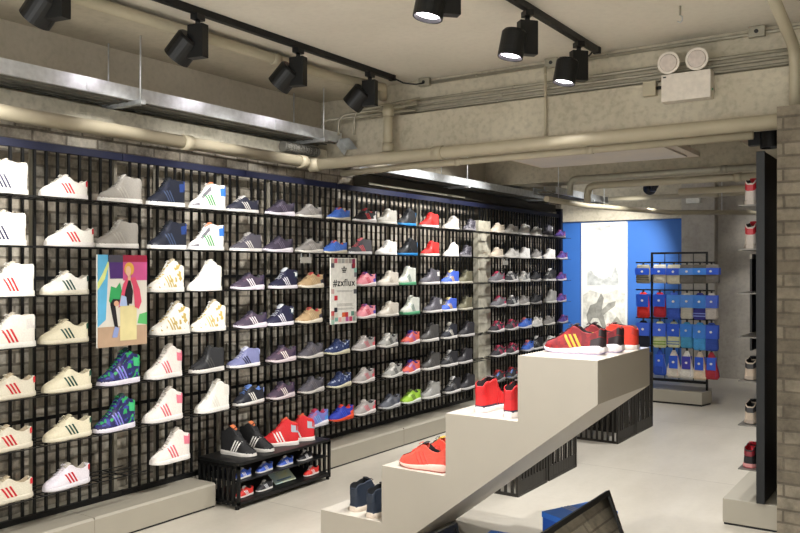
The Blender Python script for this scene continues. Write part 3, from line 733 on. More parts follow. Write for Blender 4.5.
# ------------------------------------------------------------------ black display bench under the wall
o = thing('display_bench', 'low black slatted bench at the wall holding baby shoes', 'bench', (-4.0, BY0, 0))
bl = BY1 - BY0; bd_ = .36; bh = .29
MB().box(0, bd_, 0, bl, bh - .018, bh, bev=.002).build('top', M['black'], o)
for yy in (0, bl - .018):
    s = MB(); s.box(.0, bd_, yy, yy + .018, .03, .048); s.box(0, bd_, yy, yy + .018, bh - .04, bh - .0185)
    n = 9
    for i in range(n):
        xx = i * (bd_ - .016) / (n - 1); s.box(xx, xx + .016, yy, yy + .018, .02, bh - .0185)
    s.build('end_panel', M['black'], o)
for xx in (.012, bd_ - .03):
    for yy in (.0, bl - .018): MB().box(xx, xx + .018, yy, yy + .018, 0, .02).build('foot', M['black'], o)
MB().box(bd_ - .02, bd_, .018, bl - .018, .03, .05).build('front_rail', M['black'], o)
s = MB()
for i in range(20):
    yy = .03 + i * (bl - .07) / 19; s.box(0.0, .012, yy, yy + .012, .03, bh - .02)
s.build('back_slats', M['black'], o)
MB().box(.02, bd_ - .01, .0185, bl - .0185, .165, .172).build('upper_shelf', M['black'], o)
MB().box(.02, bd_ - .01, .0185, bl - .0185, .045, .052).build('lower_shelf', M['black'], o)
for k, u, rz, l in (('bn', 238.5, PI + .12, 'pair on the black bench, nearer the left end'), ('bn', 256.5, PI + .10, 'pair on the black bench, second shoe along'),
        ('re', 279, math.radians(50), 'on the black bench, left shoe of the pair'), ('re', 295.5, math.radians(50), 'on the black bench, right shoe of pair')):
    p = on_x(u, 300, -3.82 if k == 'bn' else -3.80)
    shoe(k, (p.x, p.y, bh), rz, DS[k]['look'].split(',')[0] + ', ' + l, 'pairs on the low black bench', .93)
for i, (k, y, z, l) in enumerate((('bbw', 3.70, .172, 'upper tier, first from left'), ('bbw', 3.90, .172, 'upper tier, second from left'), ('bbw', 4.10, .172, 'upper tier, third from left'), ('bbk', 4.30, .172, 'upper tier, rightmost'),
        ('bbr', 3.72, .052, 'lower tier, first from left'), ('bbk', 3.90, .052, 'lower tier, second from left'), ('bbr', 4.37, .052, 'lower tier, rightmost'))):
    shoe(k, (-3.71, y, z), PI / 2, '%s inside the black bench, %s' % (DS[k]['look'], l), 'baby shoes in the bench')
o = thing('booklet', 'pale blue and yellow booklet propped on the lower bench tier', 'booklet', (-3.72, 4.02, .054), 0)
Mx = Matrix.Rotation(math.radians(-50), 4, 'Y')
MB().box(0, .004, 0, .20, 0, .13, M=Mx @ Matrix.Identity(4)).build('cover', mat('booklet_cover', '#a9c8d8', .4, 0, 0, 9, col2='#d6d49a'), o)
MB().box(.0045, .0052, .03, .17, .02, .03, M=Mx).build('print_band', mat('ink_5c7c9c', '#5c7c9c', .4), o)

# ------------------------------------------------------------------ white stepped podium
SX = [-2.860, -2.452, -2.065, -1.674, -1.288]; SZ = [.172, .468, .779, 1.086]
PY0, PY1 = 3.45, 4.19
def under(x): return .44 + (x + 1.874) * .775
o = thing('stepped_podium', 'long white stepped podium rising to the right on a slanted underside', 'podium', (0, PY0, 0))
xf = -1.874 - .44 / .775
poly = [(SX[0], 0), (SX[0], SZ[0])]
for i in range(4):
    if i: poly += [(SX[i], SZ[i - 1]), (SX[i], SZ[i])]
poly += [(SX[4], SZ[3]), (SX[4], under(SX[4])), (xf, 0)]
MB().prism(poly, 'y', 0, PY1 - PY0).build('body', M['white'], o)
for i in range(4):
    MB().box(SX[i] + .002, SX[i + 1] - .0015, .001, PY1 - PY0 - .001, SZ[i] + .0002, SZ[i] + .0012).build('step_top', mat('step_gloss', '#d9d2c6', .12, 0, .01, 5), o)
PG = 'sneakers on the stepped podium'
shoe('bu', (-1.50, 3.715, SZ[3] + .0012), 0, 'burgundy runner with gold stripes, nearest on the highest podium step', PG)
shoe('bu', (-1.465, 3.86, SZ[3] + .0012), 0, 'burgundy runner half hidden behind its pair on the highest podium step', PG)
shoe('or', (-1.450, 4.05, SZ[3] + .0012), 0, 'orange-red sneaker farthest back on the highest podium step', PG)
shoe('rt', (-1.935, 3.70, SZ[2] + .0012), -PI / 2 , 'red high-top on the third podium step, left of its pair, heel outward', PG)
shoe('rt', (-1.755, 3.655, SZ[2] + .0012), -PI / 2, 'red high-top on third podium step, half cut by the highest step', PG)
shoe('co', (-2.235, 3.53, SZ[1] + .0012), 0, 'coral low sneaker at the front of the second podium step', PG)
shoe('rc', (-2.235, 3.69, SZ[1] + .0012), 0, 'coral sneaker with black gold tongue, behind on second podium step', PG)
shoe('nv', (-2.685, 3.66, SZ[0] + .0012), -PI / 2 - .06, 'navy nubuck high-top on the lowest podium step, left of pair', PG)
shoe('nv', (-2.545, 3.62, SZ[0] + .0012), -PI / 2 - .04, 'navy nubuck high-top on lowest podium step, right, half hidden', PG)

# ------------------------------------------------------------------ black slatted cages
CG = mat('cage_steel', '#2b2824', .5, .2, .1, 40)
def cage(x1, y0, y1, wx, h, lab):
    o = thing('slatted_cage_table', lab, 'table', (x1 - wx, y0, 0), 0, 'black slatted cages behind the podium')
    L = y1 - y0; t = .018
    MB().box(0, wx, 0, L, h - t, h).build('top', CG, o)
    s = MB(); s.box(0, t, 0, L, 0, t); s.box(wx - t, wx, 0, L, 0, t); s.box(t, wx - t, 0, t, 0, t); s.box(t, wx - t, L - t, L, 0, t)
    s.build('base_frame', CG, o)
    for (a, c) in ((0, 0), (wx - t, 0), (0, L - t), (wx - t, L - t)): MB().box(a, a + t, c, c + t, t, h - t).build('leg', CG, o)
    for xx in (.004, wx - .012):
        s = MB(); n = max(4, int(L / .045))
        for i in range(1, n): s.box(xx, xx + .008, i * L / n - .010, i * L / n + .010, t, h - t)
        s.box(xx + .001, xx + .007, t, L - t, t, .10)
        s.build('side_slats', CG, o)
    for yy in (.004, L - .012):
        s = MB(); n = max(4, int(wx / .045))
        for i in range(1, n): s.box(i * wx / n - .010, i * wx / n + .010, yy, yy + .008, t, h - t)
        s.build('end_slats', CG, o)
    return o
cage(-2.34, 4.83, 5.295, .48, .44, 'low black slatted cage nearest behind the podium')
cage(-2.34, 5.325, 5.83, .48, .44, 'low black slatted cage, second behind the podium')
cage(-2.35, 6.78, 7.25, .48, .70, 'taller black slatted cage standing behind the highest step')
cage(-2.35, 7.265, 7.75, .48, .70, 'black slatted cage farthest back, nearest the sock rack')

# ------------------------------------------------------------------ floor mirrors and blue boxes
mir = bpy.data.materials.new('mirror_glass'); mir.use_nodes = True
b_ = mir.node_tree.nodes['Principled BSDF']; b_.inputs['Metallic'].default_value = 1; b_.inputs['Roughness'].default_value = .03; b_.inputs['Base Color'].default_value = (.62, .62, .6, 1)
def mirror(loc, L, H, lean, lab, glass, rz=0, fr=.022):
    o = thing('floor_mirror', lab, 'mirror', loc, rz, 'floor shoe mirrors')
    R_ = Matrix.Translation((0, 0, .003)) @ Matrix.Rotation(-lean, 4, 'Y')
    s = MB(); s.box(-.02, 0, 0, L, 0, fr, M=R_); s.box(-.02, 0, 0, L, H - fr, H, M=R_); s.box(-.02, 0, 0, fr, fr, H - fr, M=R_); s.box(-.02, 0, L - fr, L, fr, H - fr, M=R_)
    s.build('frame', M['black'], o)
    MB().box(-.016, -.006, fr, L - fr, fr, H - fr, M=R_).build('mirror_pane' if glass is mir else 'panel', glass, o)
    a = R_ @ Vector((-.02, 0, H * .8))
    for yy in (.05, L - .07):
        MB().cyl((a.x - .004, yy, a.z), (a.x - .16, yy, .006), .007, seg=8).build('stay', M['black'], o)
    return o
mirror((-1.25, 3.02, 0), .88, .425, math.radians(20), 'tilted black framed floor mirror reflecting brick, front of the podium', mir)
mirror((-1.885, 2.52, 0), .86, .285, math.radians(15), 'low black board leaning beneath the podium, at bottom edge', M['dark'])
blue = mat('blue_carton', '#2a62cc', .45, 0, .04, 10); lid = mat('blue_lid', '#3f7ee0', .4, 0, .03, 10)
def shoebox(loc, rz, lab, s=(.33, .20, .12)):
    o = thing('shoebox', lab, 'box', loc, rz, 'blue shoeboxes on the floor')
    a, b2, c = s
    MB().box(-a / 2, a / 2, -b2 / 2, b2 / 2, 0, c - .03, bev=.002).build('carton', blue, o)
    MB().box(-a / 2 - .003, a / 2 + .003, -b2 / 2 - .003, b2 / 2 + .003, c - .0295, c, bev=.002).build('lid', lid, o)
    s_ = MB()
    for k in range(3): s_.box(-a * .10 + k * .022, -a * .10 + k * .022 + .012, -b2 / 2 - .0045, b2 / 2 + .0045, c - .028, c + .0012)
    s_.build('stripe_print', mat('carton_grey', '#9aa4c4', .5), o)
    return o
q = on_z(582, 510, .24)
shoebox((q.x, q.y - .03, 0), math.radians(62), 'blue shoebox on the floor underneath another, behind tilted mirror')
shoebox((q.x, q.y - .03, .1215), math.radians(66), 'blue shoebox with grey stripes on top, behind the tilted mirror')
q = on_z(519, 540, .2)
shoebox((q.x, q.y - .02, 0), math.radians(8), 'single blue shoebox at the bottom edge, left of the stacked pair', (.33, .20, .2))

# ------------------------------------------------------------------ right-hand shelf unit seen on edge
XR = -.905; YR = 5.02
o = thing('wall_plinth', 'pale boxed plinth below the right-hand shoe shelving', 'plinth', (-1.11, 5.0, 0))
MB().prism([(.0, .012), (.0, .14), (.012, .152), (.30, .152), (.30, .012)], 'y', 0, 3.0).build('plinth_body', M['plinth'], o) if False else None
MB().box(0, .325, 0, 3.0, .012, .152, bev=.004).build('plinth_body', M['plinth'], o)
MB().box(.006, .32, .006, 2.99, 0, .012).build('kick_strip', M['black'], o)
o = thing('shelving_bay', 'black shoe shelving seen from its edge beside the brick pillar', 'shelving', (XR, YR, .153))
H = 2.16 - .153
s = MB(); y = .03
while y < 2.9: s.box(-.012, .002, y - .0065, y + .0065, .02, H - .02); y += .068
s.build('bars', M['black'], o)
MB().box(.004, .02, 0, 2.9, 0, H).build('back_panel', M['black'], o)
MB().box(-.016, .003, 0, 2.9, H - .02, H).build('top_rail', M['black'], o)
MB().box(-.02, .024, -.03, -.001, 0, H).build('end_post', M['black'], o)
for r in range(7):
    z = ROWZ[r] - .153
    MB().box(-.125, -.0165, .005, 2.85, z - .007, z - .0005).build('shelf', mat('shelf_steel', '#6b6862', .35, .4), o)
RS = [(0, 'wd', 'top'), (1, 'wd', 'second'), (4, 'bz', 'fifth'), (5, 'bz', 'sixth'), (6, 'kz', 'seventh')]
for r, k, nm in RS:
    shoe(k, (XR - .068 - (.006 if r == 6 else 0), YR + .19, ROWZ[r]), -PI / 2, '%s, %s shelf of the right-hand unit' % (DS[k]['look'], nm), 'shoes on the right-hand shelving')
# board hanging before the shelves
o = thing('display_board', 'tall black board with pale top edge, hung beside the right-hand shelving', 'board', (-1.030, YR + .40, ROWZ[4] + .14))
MB().box(-.012, 0, 0, .35, 0, .57).build('board', M['dark'], o)
MB().box(-.013, .001, 0, .35, .5705, .60).build('top_edge', M['plinth'], o)
MB().box(0.0, .105, .20, .21, .50, .51).build('hanger', M['black'], o)
# pale card on plinth corner shelf
# ------------------------------------------------------------------ sock rack
q0 = on_z(632, 403, 0); q1 = on_z(706, 404.5, 0)
RY = (q0.y + q1.y) / 2 - .0
RX0, RX1 = q0.x, q1.x
xc = (on_y(651, 300, RY + .2).x, on_y(708, 300, RY + .2).x)
FW = xc[1] - xc[0]
o = thing('sock_rack', 'black wire sock rack on a pale base by the blue wall', 'rack', (xc[0], RY, 0))
bx0 = RX0 - xc[0]; bx1 = RX1 - xc[0]
s = MB(); s.prism([(bx0, 0), (bx1, 0), (bx1 + .05, .22), (bx1, .44), (bx0, .44)], 'z', .02, .15)
s.build('base', M['plinth'], o)
MB().prism([(bx0 + .01, .008), (bx1 - .005, .008), (bx1 + .04, .22), (bx1 - .005, .43), (bx0 + .01, .43)], 'z', 0, .0195).build('base_kick', M['black'], o)
t = .022; zc0 = .19; zt = on_y(680, 252, RY + .2).z
s = MB(); s.box(0, t, .19, .19 + t, .15, zt); s.box(FW - t, FW, .19, .19 + t, .15, zt); s.box(t, FW - t, .19, .19 + t, zt - t, zt); s.box(t, FW - t, .19, .19 + t, .22, .25)
s.build('frame', M['black'], o)
s = MB()
for i in range(1, 4): s.box(i * FW / 4 - .004, i * FW / 4 + .004, .196, .204, .25, zt - t)
s.build('grid_wire', M['black'], o)
RZ = [1.545, 1.235, .915, .60]
for z in RZ:
    MB().box(-.16, FW + .08, .150, .166, z + .01, z + .026).build('cross_bar', M['black'], o)
NP = 6
colx = [on_y(u, 300, RY + .06).x - xc[0] for u in (644.5, 661, 675, 688, 701, 712.5)]
for z in RZ:
    for x in colx:
        MB().cyl((x, .150, z + .018), (x, -.03, z + .022), .003, seg=6).build('hook', M['black'], o)
BLU = '#2456d0'; LBL = '#3c86e4'
PK = [
 [('#97917f', BLU), ('#cbc6b6', BLU), ('#d2ccb4', BLU), ('#6f6a64', LBL), ('#5c5850', LBL), ('#77726c', BLU)],
 [('#d8302c', BLU), ('#b82838', BLU), ('#3c5cc0', LBL), ('#c9c4b4', LBL), ('#3c3c90', LBL), ('#c8c0b8', BLU)],
 [('#1a1e2c', BLU), ('#cdd0a0', BLU), ('#d2d4a8', BLU), ('#4c9cc8', LBL), ('#4a9cdc', LBL), ('#3450a8', BLU)],
 [('#d8d2c6', BLU), ('#2c50b4', BLU), ('#dcd4c8', BLU), ('#e0dcd4', '#3c3ca8'), ('#dcc8b0', BLU), ('#a8303c', BLU)]]
CN = {'#97917f': 'taupe striped', '#cbc6b6': 'pale grey', '#d2ccb4': 'cream', '#6f6a64': 'mid grey', '#5c5850': 'dark grey', '#77726c': 'grey', '#d8302c': 'bright red', '#b82838': 'crimson', '#3c5cc0': 'blue',
      '#c9c4b4': 'speckled stone', '#3c3c90': 'indigo', '#c8c0b8': 'pale patterned', '#1a1e2c': 'near-black', '#cdd0a0': 'pale lime', '#d2d4a8': 'pale yellow', '#4c9cc8': 'teal blue', '#4a9cdc': 'sky blue', '#3450a8': 'deep blue',
      '#d8d2c6': 'white', '#2c50b4': 'royal blue', '#dcd4c8': 'white rainbow-edged', '#e0dcd4': 'fanned white', '#dcc8b0': 'white and orange', '#a8303c': 'maroon'}
def sock_pack(x, y, z, sockc, cardc, style, label, ri):
    r = thing('sock_pack', label, 'socks', (x, y, z), random.uniform(-.12, .12), 'sock packs on the black rack')
    cmat = mat('card_' + cardc.strip('#'), cardc, .4); smt = mat('knit_' + sockc.strip('#'), sockc, .9, 0, .12, 60, .5)
    if style == 0:      # folded crew socks with a wrap
        prof = [(.052, .01, 0), (.058, .02, -.02), (.060, .024, -.06), (.062, .026, -.12), (.062, .026, -.17), (.055, .018, -.185)]
        cz0, cz1, cwx, cdy = -.035, -.10, .064, .029
    elif style in (1, 2):
        prof = [(.02, .008, -.0), (.04, .018, -.03), (.05, .022, -.10), (.054, .026, -.18), (.056, .026, -.235), (.046, .018, -.255)]
        cz0, cz1, cwx, cdy = -.02, -.145, .054, .027
    else:
        prof = [(.012, .008, 0), (.028, .016, -.04), (.042, .022, -.12), (.058, .026, -.19), (.062, .024, -.235), (.048, .015, -.26)]
        cz0, cz1, cwx, cdy = -.05, -.17, .036, .028
    rows = []
    for (wx, dy, zz) in prof:
        rows.append([Vector((wx * (abs(math.cos(a)) ** .5) * (1 if math.cos(a) >= 0 else -1), dy * (abs(math.sin(a)) ** .7) * (1 if math.sin(a) >= 0 else -1), zz)) for a in [2 * PI * k / 20 for k in range(20)]])
    s = MB(); V = s.grid(rows, True, True); s.bm.faces.new(V[0]); s.bm.faces.new(V[-1][::-1]); so = s.build('socks', smt, r)
    MB().box(-cwx, cwx, -cdy - .004, -cdy, cz1, cz0, bev=.0015).box(-cwx, cwx, cdy, cdy + .002, cz1, cz0).build('card', cmat, r)
    MB().prism(ell(0, (cz0 + cz1) / 2, .011, .011, 12), 'y', -cdy - .0052, -cdy - .0042).build('logo', M['card'], r)
    s = MB(); s.box(-.008, .008, -.003, .003, -.012, .026); s.build('hang_tab', M['dark'], r)
    r.scale = (random.uniform(1.2, 1.34), 1.15, random.uniform(1.08, 1.18))
    if style == 3:
        col = {'#dcd4c8': '#e07a3c', '#dcc8b0': '#e8963c', '#e0dcd4': '#4c3c9c', '#a8303c': '#3c4cb0'}.get(sockc, '#8c9cc8')
        s = MB(); rows = []
        for (wx, dy, zz) in prof[1:-1]: rows.append([Vector((wx * .55, -dy * .9 - .002, zz)), Vector((wx * .95, -dy * .3 - .004, zz)), Vector((wx * 1.02, dy * .4, zz))])
        s.grid(rows); s.build('colour_edge', mat('knit_' + col.strip('#'), col, .9), r)
    if sockc in ('#97917f', '#3c3c90', '#cdd0a0', '#d2d4a8'):
        c2 = {'#97917f': '#4c4a40', '#3c3c90': '#8c9ce0', '#cdd0a0': '#7a9c3c', '#d2d4a8': '#5c78a8'}[sockc]
        for zz in (prof[-1][2] + .03, prof[-1][2] + .055):
            MB().box(-prof[-2][0] * .93, prof[-2][0] * .93, -prof[-2][1] - .002, -prof[-2][1] + .004, zz, zz + .010).build('band', mat('knit_' + c2.strip('#'), c2, .9), so)
    return r
RN = ['top hook row', 'second hook row', 'third hook row', 'bottom hook row']
CNN = ['leftmost', 'second from left', 'third from left', 'third from right', 'second from right', 'rightmost']
for ri in range(4):
    for ci in range(6):
        a, c = PK[ri][ci]
        sock_pack(xc[0] + colx[ci], RY + .02, RZ[ri] - .006, a, c, ri, '%s sock pack on the rack, %s, %s' % (CN[a], RN[ri], CNN[ci]), ri)

# ------------------------------------------------------------------ poster on the blue wall
pa = on_y(581, 223, 11.66); pd_ = on_y(627, 350, 11.66)
w, h = pd_.x - pa.x, pa.z - pd_.z
o = thing('wall_poster', 'tall black and white action poster on the blue wall', 'poster', (pa.x, 11.698, pd_.z))
bd = MB().box(0, w, -.03, 0, 0, h).build('board', mat('poster_white', '#e4e2da', .5, 0, .02, 4), o)
def pr(name, poly, c, lay=1): return MB().prism([(p[0] * w, p[1] * h) for p in poly], 'y', -.031 - lay * .0012, -.030 - lay * .0012).build(name, mat('ink_' + c.strip('#'), c, .5, 0, .3, 14), bd)
pr('cloud_print', [(.15, .96), (.45, .93), (.7, .97), (.8, .99), (.2, .99)], '#c8c8c4')
pr('skyline_print', [(.14, .50), (.82, .50), (.82, .58), (.74, .66), (.66, .56), (.60, .57), (.50, .55), (.40, .56), (.30, .58), (.22, .62), (.14, .60)], '#bcbeba')
pr('paper_print', [(.04, 0), (.96, 0), (.96, .44), (.78, .47), (.5, .43), (.2, .46), (.04, .42)], '#d6d3c6', 1)
pr('figure_print', [(.12, .26), (.20, .34), (.34, .36), (.44, .44), (.50, .40), (.46, .32), (.52, .22), (.60, .12), (.50, .14), (.38, .24), (.26, .24), (.16, .18)], '#8b8980', 2)
pr('arm_print', [(.44, .30), (.60, .36), (.76, .38), (.74, .34), (.60, .30), (.48, .26)], '#97958b', 3)
pr('leg_print', [(.10, .10), (.26, .16), (.40, .12), (.56, .06), (.60, .01), (.40, .04), (.24, .08), (.12, .04)], '#8f8d84', 2)
pr('ball_print', ell(.26, .30, .08, .045), '#8a887e', 4)
pr('splash_print', [(.66, .20), (.78, .26), (.90, .20), (.80, .14), (.88, .06), (.72, .10)], '#9a978a', 2)

# ------------------------------------------------------------------ ceiling services
def track(x, y0, y1, heads, lab, aims, side):
    o = thing('lighting_track', lab, 'lighting track', (x, y0, CEIL - .001))
    MB().box(-.018, .018, 0, y1 - y0, -.036, 0).build('rail', M['black'], o)
    MB().box(-.022, .022, y1 - y0 - .02, y1 - y0 + .01, -.04, -.0).build('end_cap', M['black'], o)
spotL = mat('lamp_lens', '#ffffff', .3, emit=('#fff4fb', 9.0))
def spothead(x, y, ztop, az, tilt, lab, group, power, col=(1, .98, .945), lit=True, cone=95, blend=.7):
    """azimuth az (deg, 0=+X), tilt below horizontal (deg)"""
    o = thing('track_spotlight', lab, 'spotlight', (x, y, ztop), 0, group)
    d = Vector((math.cos(math.radians(az)) * math.cos(math.radians(tilt)), math.sin(math.radians(az)) * math.cos(math.radians(tilt)), -math.sin(math.radians(tilt))))
    hz = Vector((math.cos(math.radians(az)), math.sin(math.radians(az)), 0))
    R_ = Matrix.Rotation(math.radians(az), 4, 'Z')
    MB().box(-.022, .022, -.035, .035, -.03, 0, M=R_).build('adapter', M['black'], o)
    MB().cyl((0, 0, -.03), (0, 0, -.055), .014, seg=12).build('stem', M['black'], o)
    bx = MB().box(-.05, .05, -.028, .028, -.235, -.055, M=R_, bev=.003).build('driver_box', M['black'], o)
    c = Vector((0, 0, -.175)) + hz * (.105)
    if tilt > 80 or (x > -2.5 and y < 5.5 and tilt > 50): c = Vector((0, 0, -.185)) + hz * .085
    hd = MB(); r = .068
    if tilt < 60: r = .076; c = Vector((0, 0, -.170)) + hz * .095
    rows = []; q_ = d.to_track_quat('Z', 'Y')
    for (rr, zz) in ((.0, -.075), (r * .86, -.075), (r, -.062), (r, .070), (r - .006, .070), (r - .010, .045), (0, .045)):
        rows.append([c + q_ @ Vector((rr * math.cos(2 * PI * k / 28), rr * math.sin(2 * PI * k / 28), zz)) for k in range(28)])
    hd.grid(rows[1:6], False, True)
    V = hd.bm.verts
    hd.bm.verts.ensure_lookup_table(); hd.bm.faces.new([hd.bm.verts[k] for k in range(27, -1, -1)])
    ho = hd.build('lamp_head', M['black'], o)
    for f in ho.data.polygons: f.use_smooth = False
    MB().cyl(c + d * .046, c + d * .052, r - .012, seg=28).build('lens', spotL if lit else M['dark'], ho)
    MB().cyl(Vector((0, 0, -.17)), c - d * .02, .016, seg=10).build('arm', M['black'], o)
    if power:
        L = bpy.data.lights.new('spot_lamp', 'SPOT'); L.energy = power; L.color = col; L.spot_size = math.radians(cone); L.spot_blend = blend; L.shadow_soft_size = .045
        lo = bpy.data.objects.new('spot_lamp', L); COL.objects.link(lo); lo.parent = o
        lo.location = c + d * .085; lo.rotation_euler = (-d).to_track_quat('Z', 'Y').to_euler()
    return o
T1, T2 = -3.37, -1.87
track(T1, -1.0, 4.88, None, 'black ceiling track parallel to shoe wall, on the left', None, None)
track(T2, -1.0, 5.00, None, 'black ceiling track on the right, above the podium', None, None)
ZT = CEIL - .0375
G = 'black track spotlights'
P2 = 88
P1 = 15
for y, lab in ((4.60, 'black track spotlight at the far end of left track'), (3.845, 'black track spotlight second from far end, left track'), (3.03, 'black track spotlight above the cable tray hanger, left track'),
               (2.20, 'large dark spotlight cut by the top edge, upper left')):
    spothead(T1, y, ZT, 190, 44, lab, G, P1, cone=56, blend=.9)
spothead(T1, 1.35, ZT, 190, 44, 'black spotlight on left track beyond the frame edge', G, P1, cone=56, blend=.9)
spothead(T1, 0.45, ZT, 190, 44, 'black spotlight on left track well behind the camera edge', G, P1, cone=56, blend=.9)
for y, lab in ((4.64, 'lit cylinder spotlight at the far end of right track'), (3.92, 'lit cylinder spotlight second along right track'), (3.10, 'lit spotlight cut by the top edge, centre')):
    spothead(T2, y + .05, ZT, 228, 79, lab, G, P2 * (.75 if y > 4.5 else 1.1), cone=(110 if y > 4.5 else 124), blend=.7)
for y, lab in ((2.2, 'unseen added spotlight on right track, ahead of the camera'), (1.2, 'unseen added spotlight on right track, overhead'), (.2, 'unseen added spotlight on right track, just behind the viewpoint')):
    spothead(T2, y, ZT, 182, 24, lab, G, P2 * 3.0, cone=36, blend=1)  # unseen track heads added to brighten the upper shelf rows
spothead(T2, 1.7, ZT, 133, 18, 'unseen added spotlight on right track, turned towards the hashtag poster', G, P2 * 4.5, cone=36, blend=1)  # extra unseen head, added to lift the top rows around the poster
# spots further in
spothead(-.95, 2.9, CEIL - .001, 200, 86, 'unseen added ceiling spotlight over the right-hand aisle', G, 55, cone=110, blend=.9)  # added downlight, kept out of view, brightens the right-hand side
def ceil_spot(x, y, zt_, az, tilt, lab, p, cone=100):
    return spothead(x, y, zt_, az, tilt, lab, 'spotlights beyond the beam', p, cone=cone)
ceil_spot(-3.12, 6.0, CEIL - .001, 180, 50, 'added black spotlight hidden behind the ceiling beam, lighting far shelves', 90, 86)  # added lamp, screened by the beam, to brighten the far shelves
ceil_spot(-3.12, 6.95, CEIL - .001, 180, 50, 'added black spotlight lighting the far shelves, beyond the beam', 90, 86)  # second lamp added for the far shelves
ceil_spot(-2.85, 9.4, CEIL - .28, 121, 20, 'small dark spotlight under the far ceiling, above the sock rack', 330, 48)
ceil_spot(-2.3, 8.75, CEIL - .001, 180, 52, 'added black spotlight lighting the end of the shoe wall', 110, 86)  # added to brighten the last shelving bays
ceil_spot(-1.78, 7.12, CEIL - .001, 200, 86, 'black spotlight above the slatted cages', 130, 110)
ceil_spot(-1.9, 8.4, CEIL - .001, 100, 50, 'black spotlight aimed at the sock rack', 28, 50)
ceil_spot(-1.0, 6.4, CEIL - .001, 200, 86, 'added black spotlight over the aisle, hidden by the brick pillar', 60, 110)  # hidden downlight added to brighten the far-right floor
ceil_spot(-1.7, 10.1, CEIL - .001, 70, 42, 'added black spotlight washing the far concrete wall', 60, 100)  # added to lift the brightness of the far concrete wall
q = on_y(757, 139, 5.75)
spothead(q.x, q.y, q.z + .19, 0, 88, 'dark cylinder spotlight under the beam by the brick pillar', 'spotlights beyond the beam', 0, lit=False)
q = on_y(748, 190, 6.9)
spothead(-.98, 6.9, q.z + .3, 200, 60, 'bright white spotlight glowing above the right-hand shelving', 'spotlights beyond the beam', 8, cone=90)

def pipe(name, pts, r, m, lab, cat='pipe', group=None, couplings=(), seg=14):
    o = thing(name, lab, cat, pts[0], 0, group); p0 = Vector(pts[0])
    loc = [Vector(p) - p0 for p in pts]
    MB().tube(loc, r, seg).build('pipe_run', m, o)
    for (i, f_) in couplings:
        a, b2 = loc[i], loc[i + 1]; c = a.lerp(b2, f_); d = (b2 - a).normalized()
        MB().cyl(c - d * r * .9, c + d * r * .9, r * 1.18, seg=seg).build('coupling', m, o)
    return o
def bend(a, b, c, r, n=6):
    """round corner b between a and c"""
    a, b, c = Vector(a), Vector(b), Vector(c); u = (a - b).normalized() * r; v = (c - b).normalized() * r
    return [tuple((1 - t) ** 2 * (b + u) + 2 * t * (1 - t) * b + t * t * (b + v)) for t in [i / n for i in range(n + 1)]]
cr = M['cream']
# wall pipe and main cross pipe
pipe('wall_pipe', [(-3.99, -1.0, 2.285), (-3.99, 4.62, 2.285)], .041, cr, 'thick cream pipe running along the top of shoe wall', 'pipe', None, [(0, .53), (0, .8), (0, .995)])
zb_ = 2.312
pts = [(-3.99, 4.70, 2.27), (-3.55, 4.86, 2.30), (-3.20, 4.93, zb_), (1.55, 4.93, zb_)]
pipe('cross_pipe', pts, .042, cr, 'thick cream pipe crossing under the concrete beam', 'pipe', None, [(0, .05), (2, .04), (2, .52)])
pipe('cross_pipe', [(-3.95, 5.02, 2.235), (-3.4, 5.04, 2.25), (-.95, 5.04, 2.262)], .024, cr, 'thin cream pipe just below the thick cross pipe', 'pipe', None, [(1, .2), (1, .6)], 10)
a = on_y(388, 97, 4.93)
pipe('drop_pipe', [(a.x, 4.93, zb_ + .046), (a.x, 4.93, 2.70)], .036, cr, 'short vertical cream pipe at the left of the beam', 'pipe', None, [(0, .08), (0, .85)])
a2 = [(a.x, 4.93, 2.742)] 
pipe('ceiling_pipe', [(-3.62, -1.0, 2.845), (-3.62, 4.45, 2.845), (-3.40, 4.80, 2.80), (a.x - .045, 4.93, 2.76)], .034, cr, 'cream pipe running under the ceiling above cable tray', 'pipe', None, [(0, .6), (0, .9)])
# pipe dropping at the brick pillar
pipe('drop_pipe', [(-.745, 4.35, 2.87)] + bend((-.745, 4.35, 2.87), (-.715, 4.93, 2.70), (-.715, 4.93, 2.4), .10) + [(-.715, 4.93, zb_ + .046)], .030, cr, 'bent cream pipe dropping beside the brick pillar, top right')
# conduits on the beam
for i, (z, x0) in enumerate(((2.745, -3.05), (2.705, -3.15), (2.665, -3.2))):
    nm = ['uppermost', 'middle', 'lowest'][i]
    pipe('conduit', [(x0 - .25, 5.10 - .0, z - .0), (x0, 5.10, z), (1.5, 5.10, z)], .011, M['conduit'], 'thin grey conduit on the concrete beam, %s of the three' % nm, 'conduit', 'conduits on the beam', [(1, .12), (1, .42), (1, .6), (1, .8)], 8)
pipe('conduit', [on_y(425, 80, 5.09), (1.5, 5.10, 2.862)], .012, M['conduit'], 'thin conduit along the top edge of the beam', 'conduit', 'conduits on the beam', [(0, .1), (0, .5)], 8) if False else None
pipe('conduit', [(-3.28, 5.105, 2.865), (1.5, 5.105, 2.865)], .012, M['conduit'], 'thin conduit along the top edge of the beam', 'conduit', 'conduits on the beam', [(0, .1), (0, .3), (0, .62)], 8)
for (u, v, lab) in ((425, 79, 'small junction box at the left end of beam-top conduit'), (552, 58, 'small junction box on beam-top conduit beside the lit spotlight'), (757, 28, 'small junction box on beam-top conduit near bent pipe')):
    q = on_y(u, v, 5.075)
    o = thing('junction_box', lab, 'junction box', (q.x, 5.075, 2.865), 0, 'junction boxes on the beam')
    MB().box(-.045, .045, -.02, .012, -.03, .03, bev=.003).build('box_body', M['conduit'], o)
    MB().cyl((0, -.0205, 0), (0, -.026, 0), .012, seg=12).build('cap', M['dark'], o)
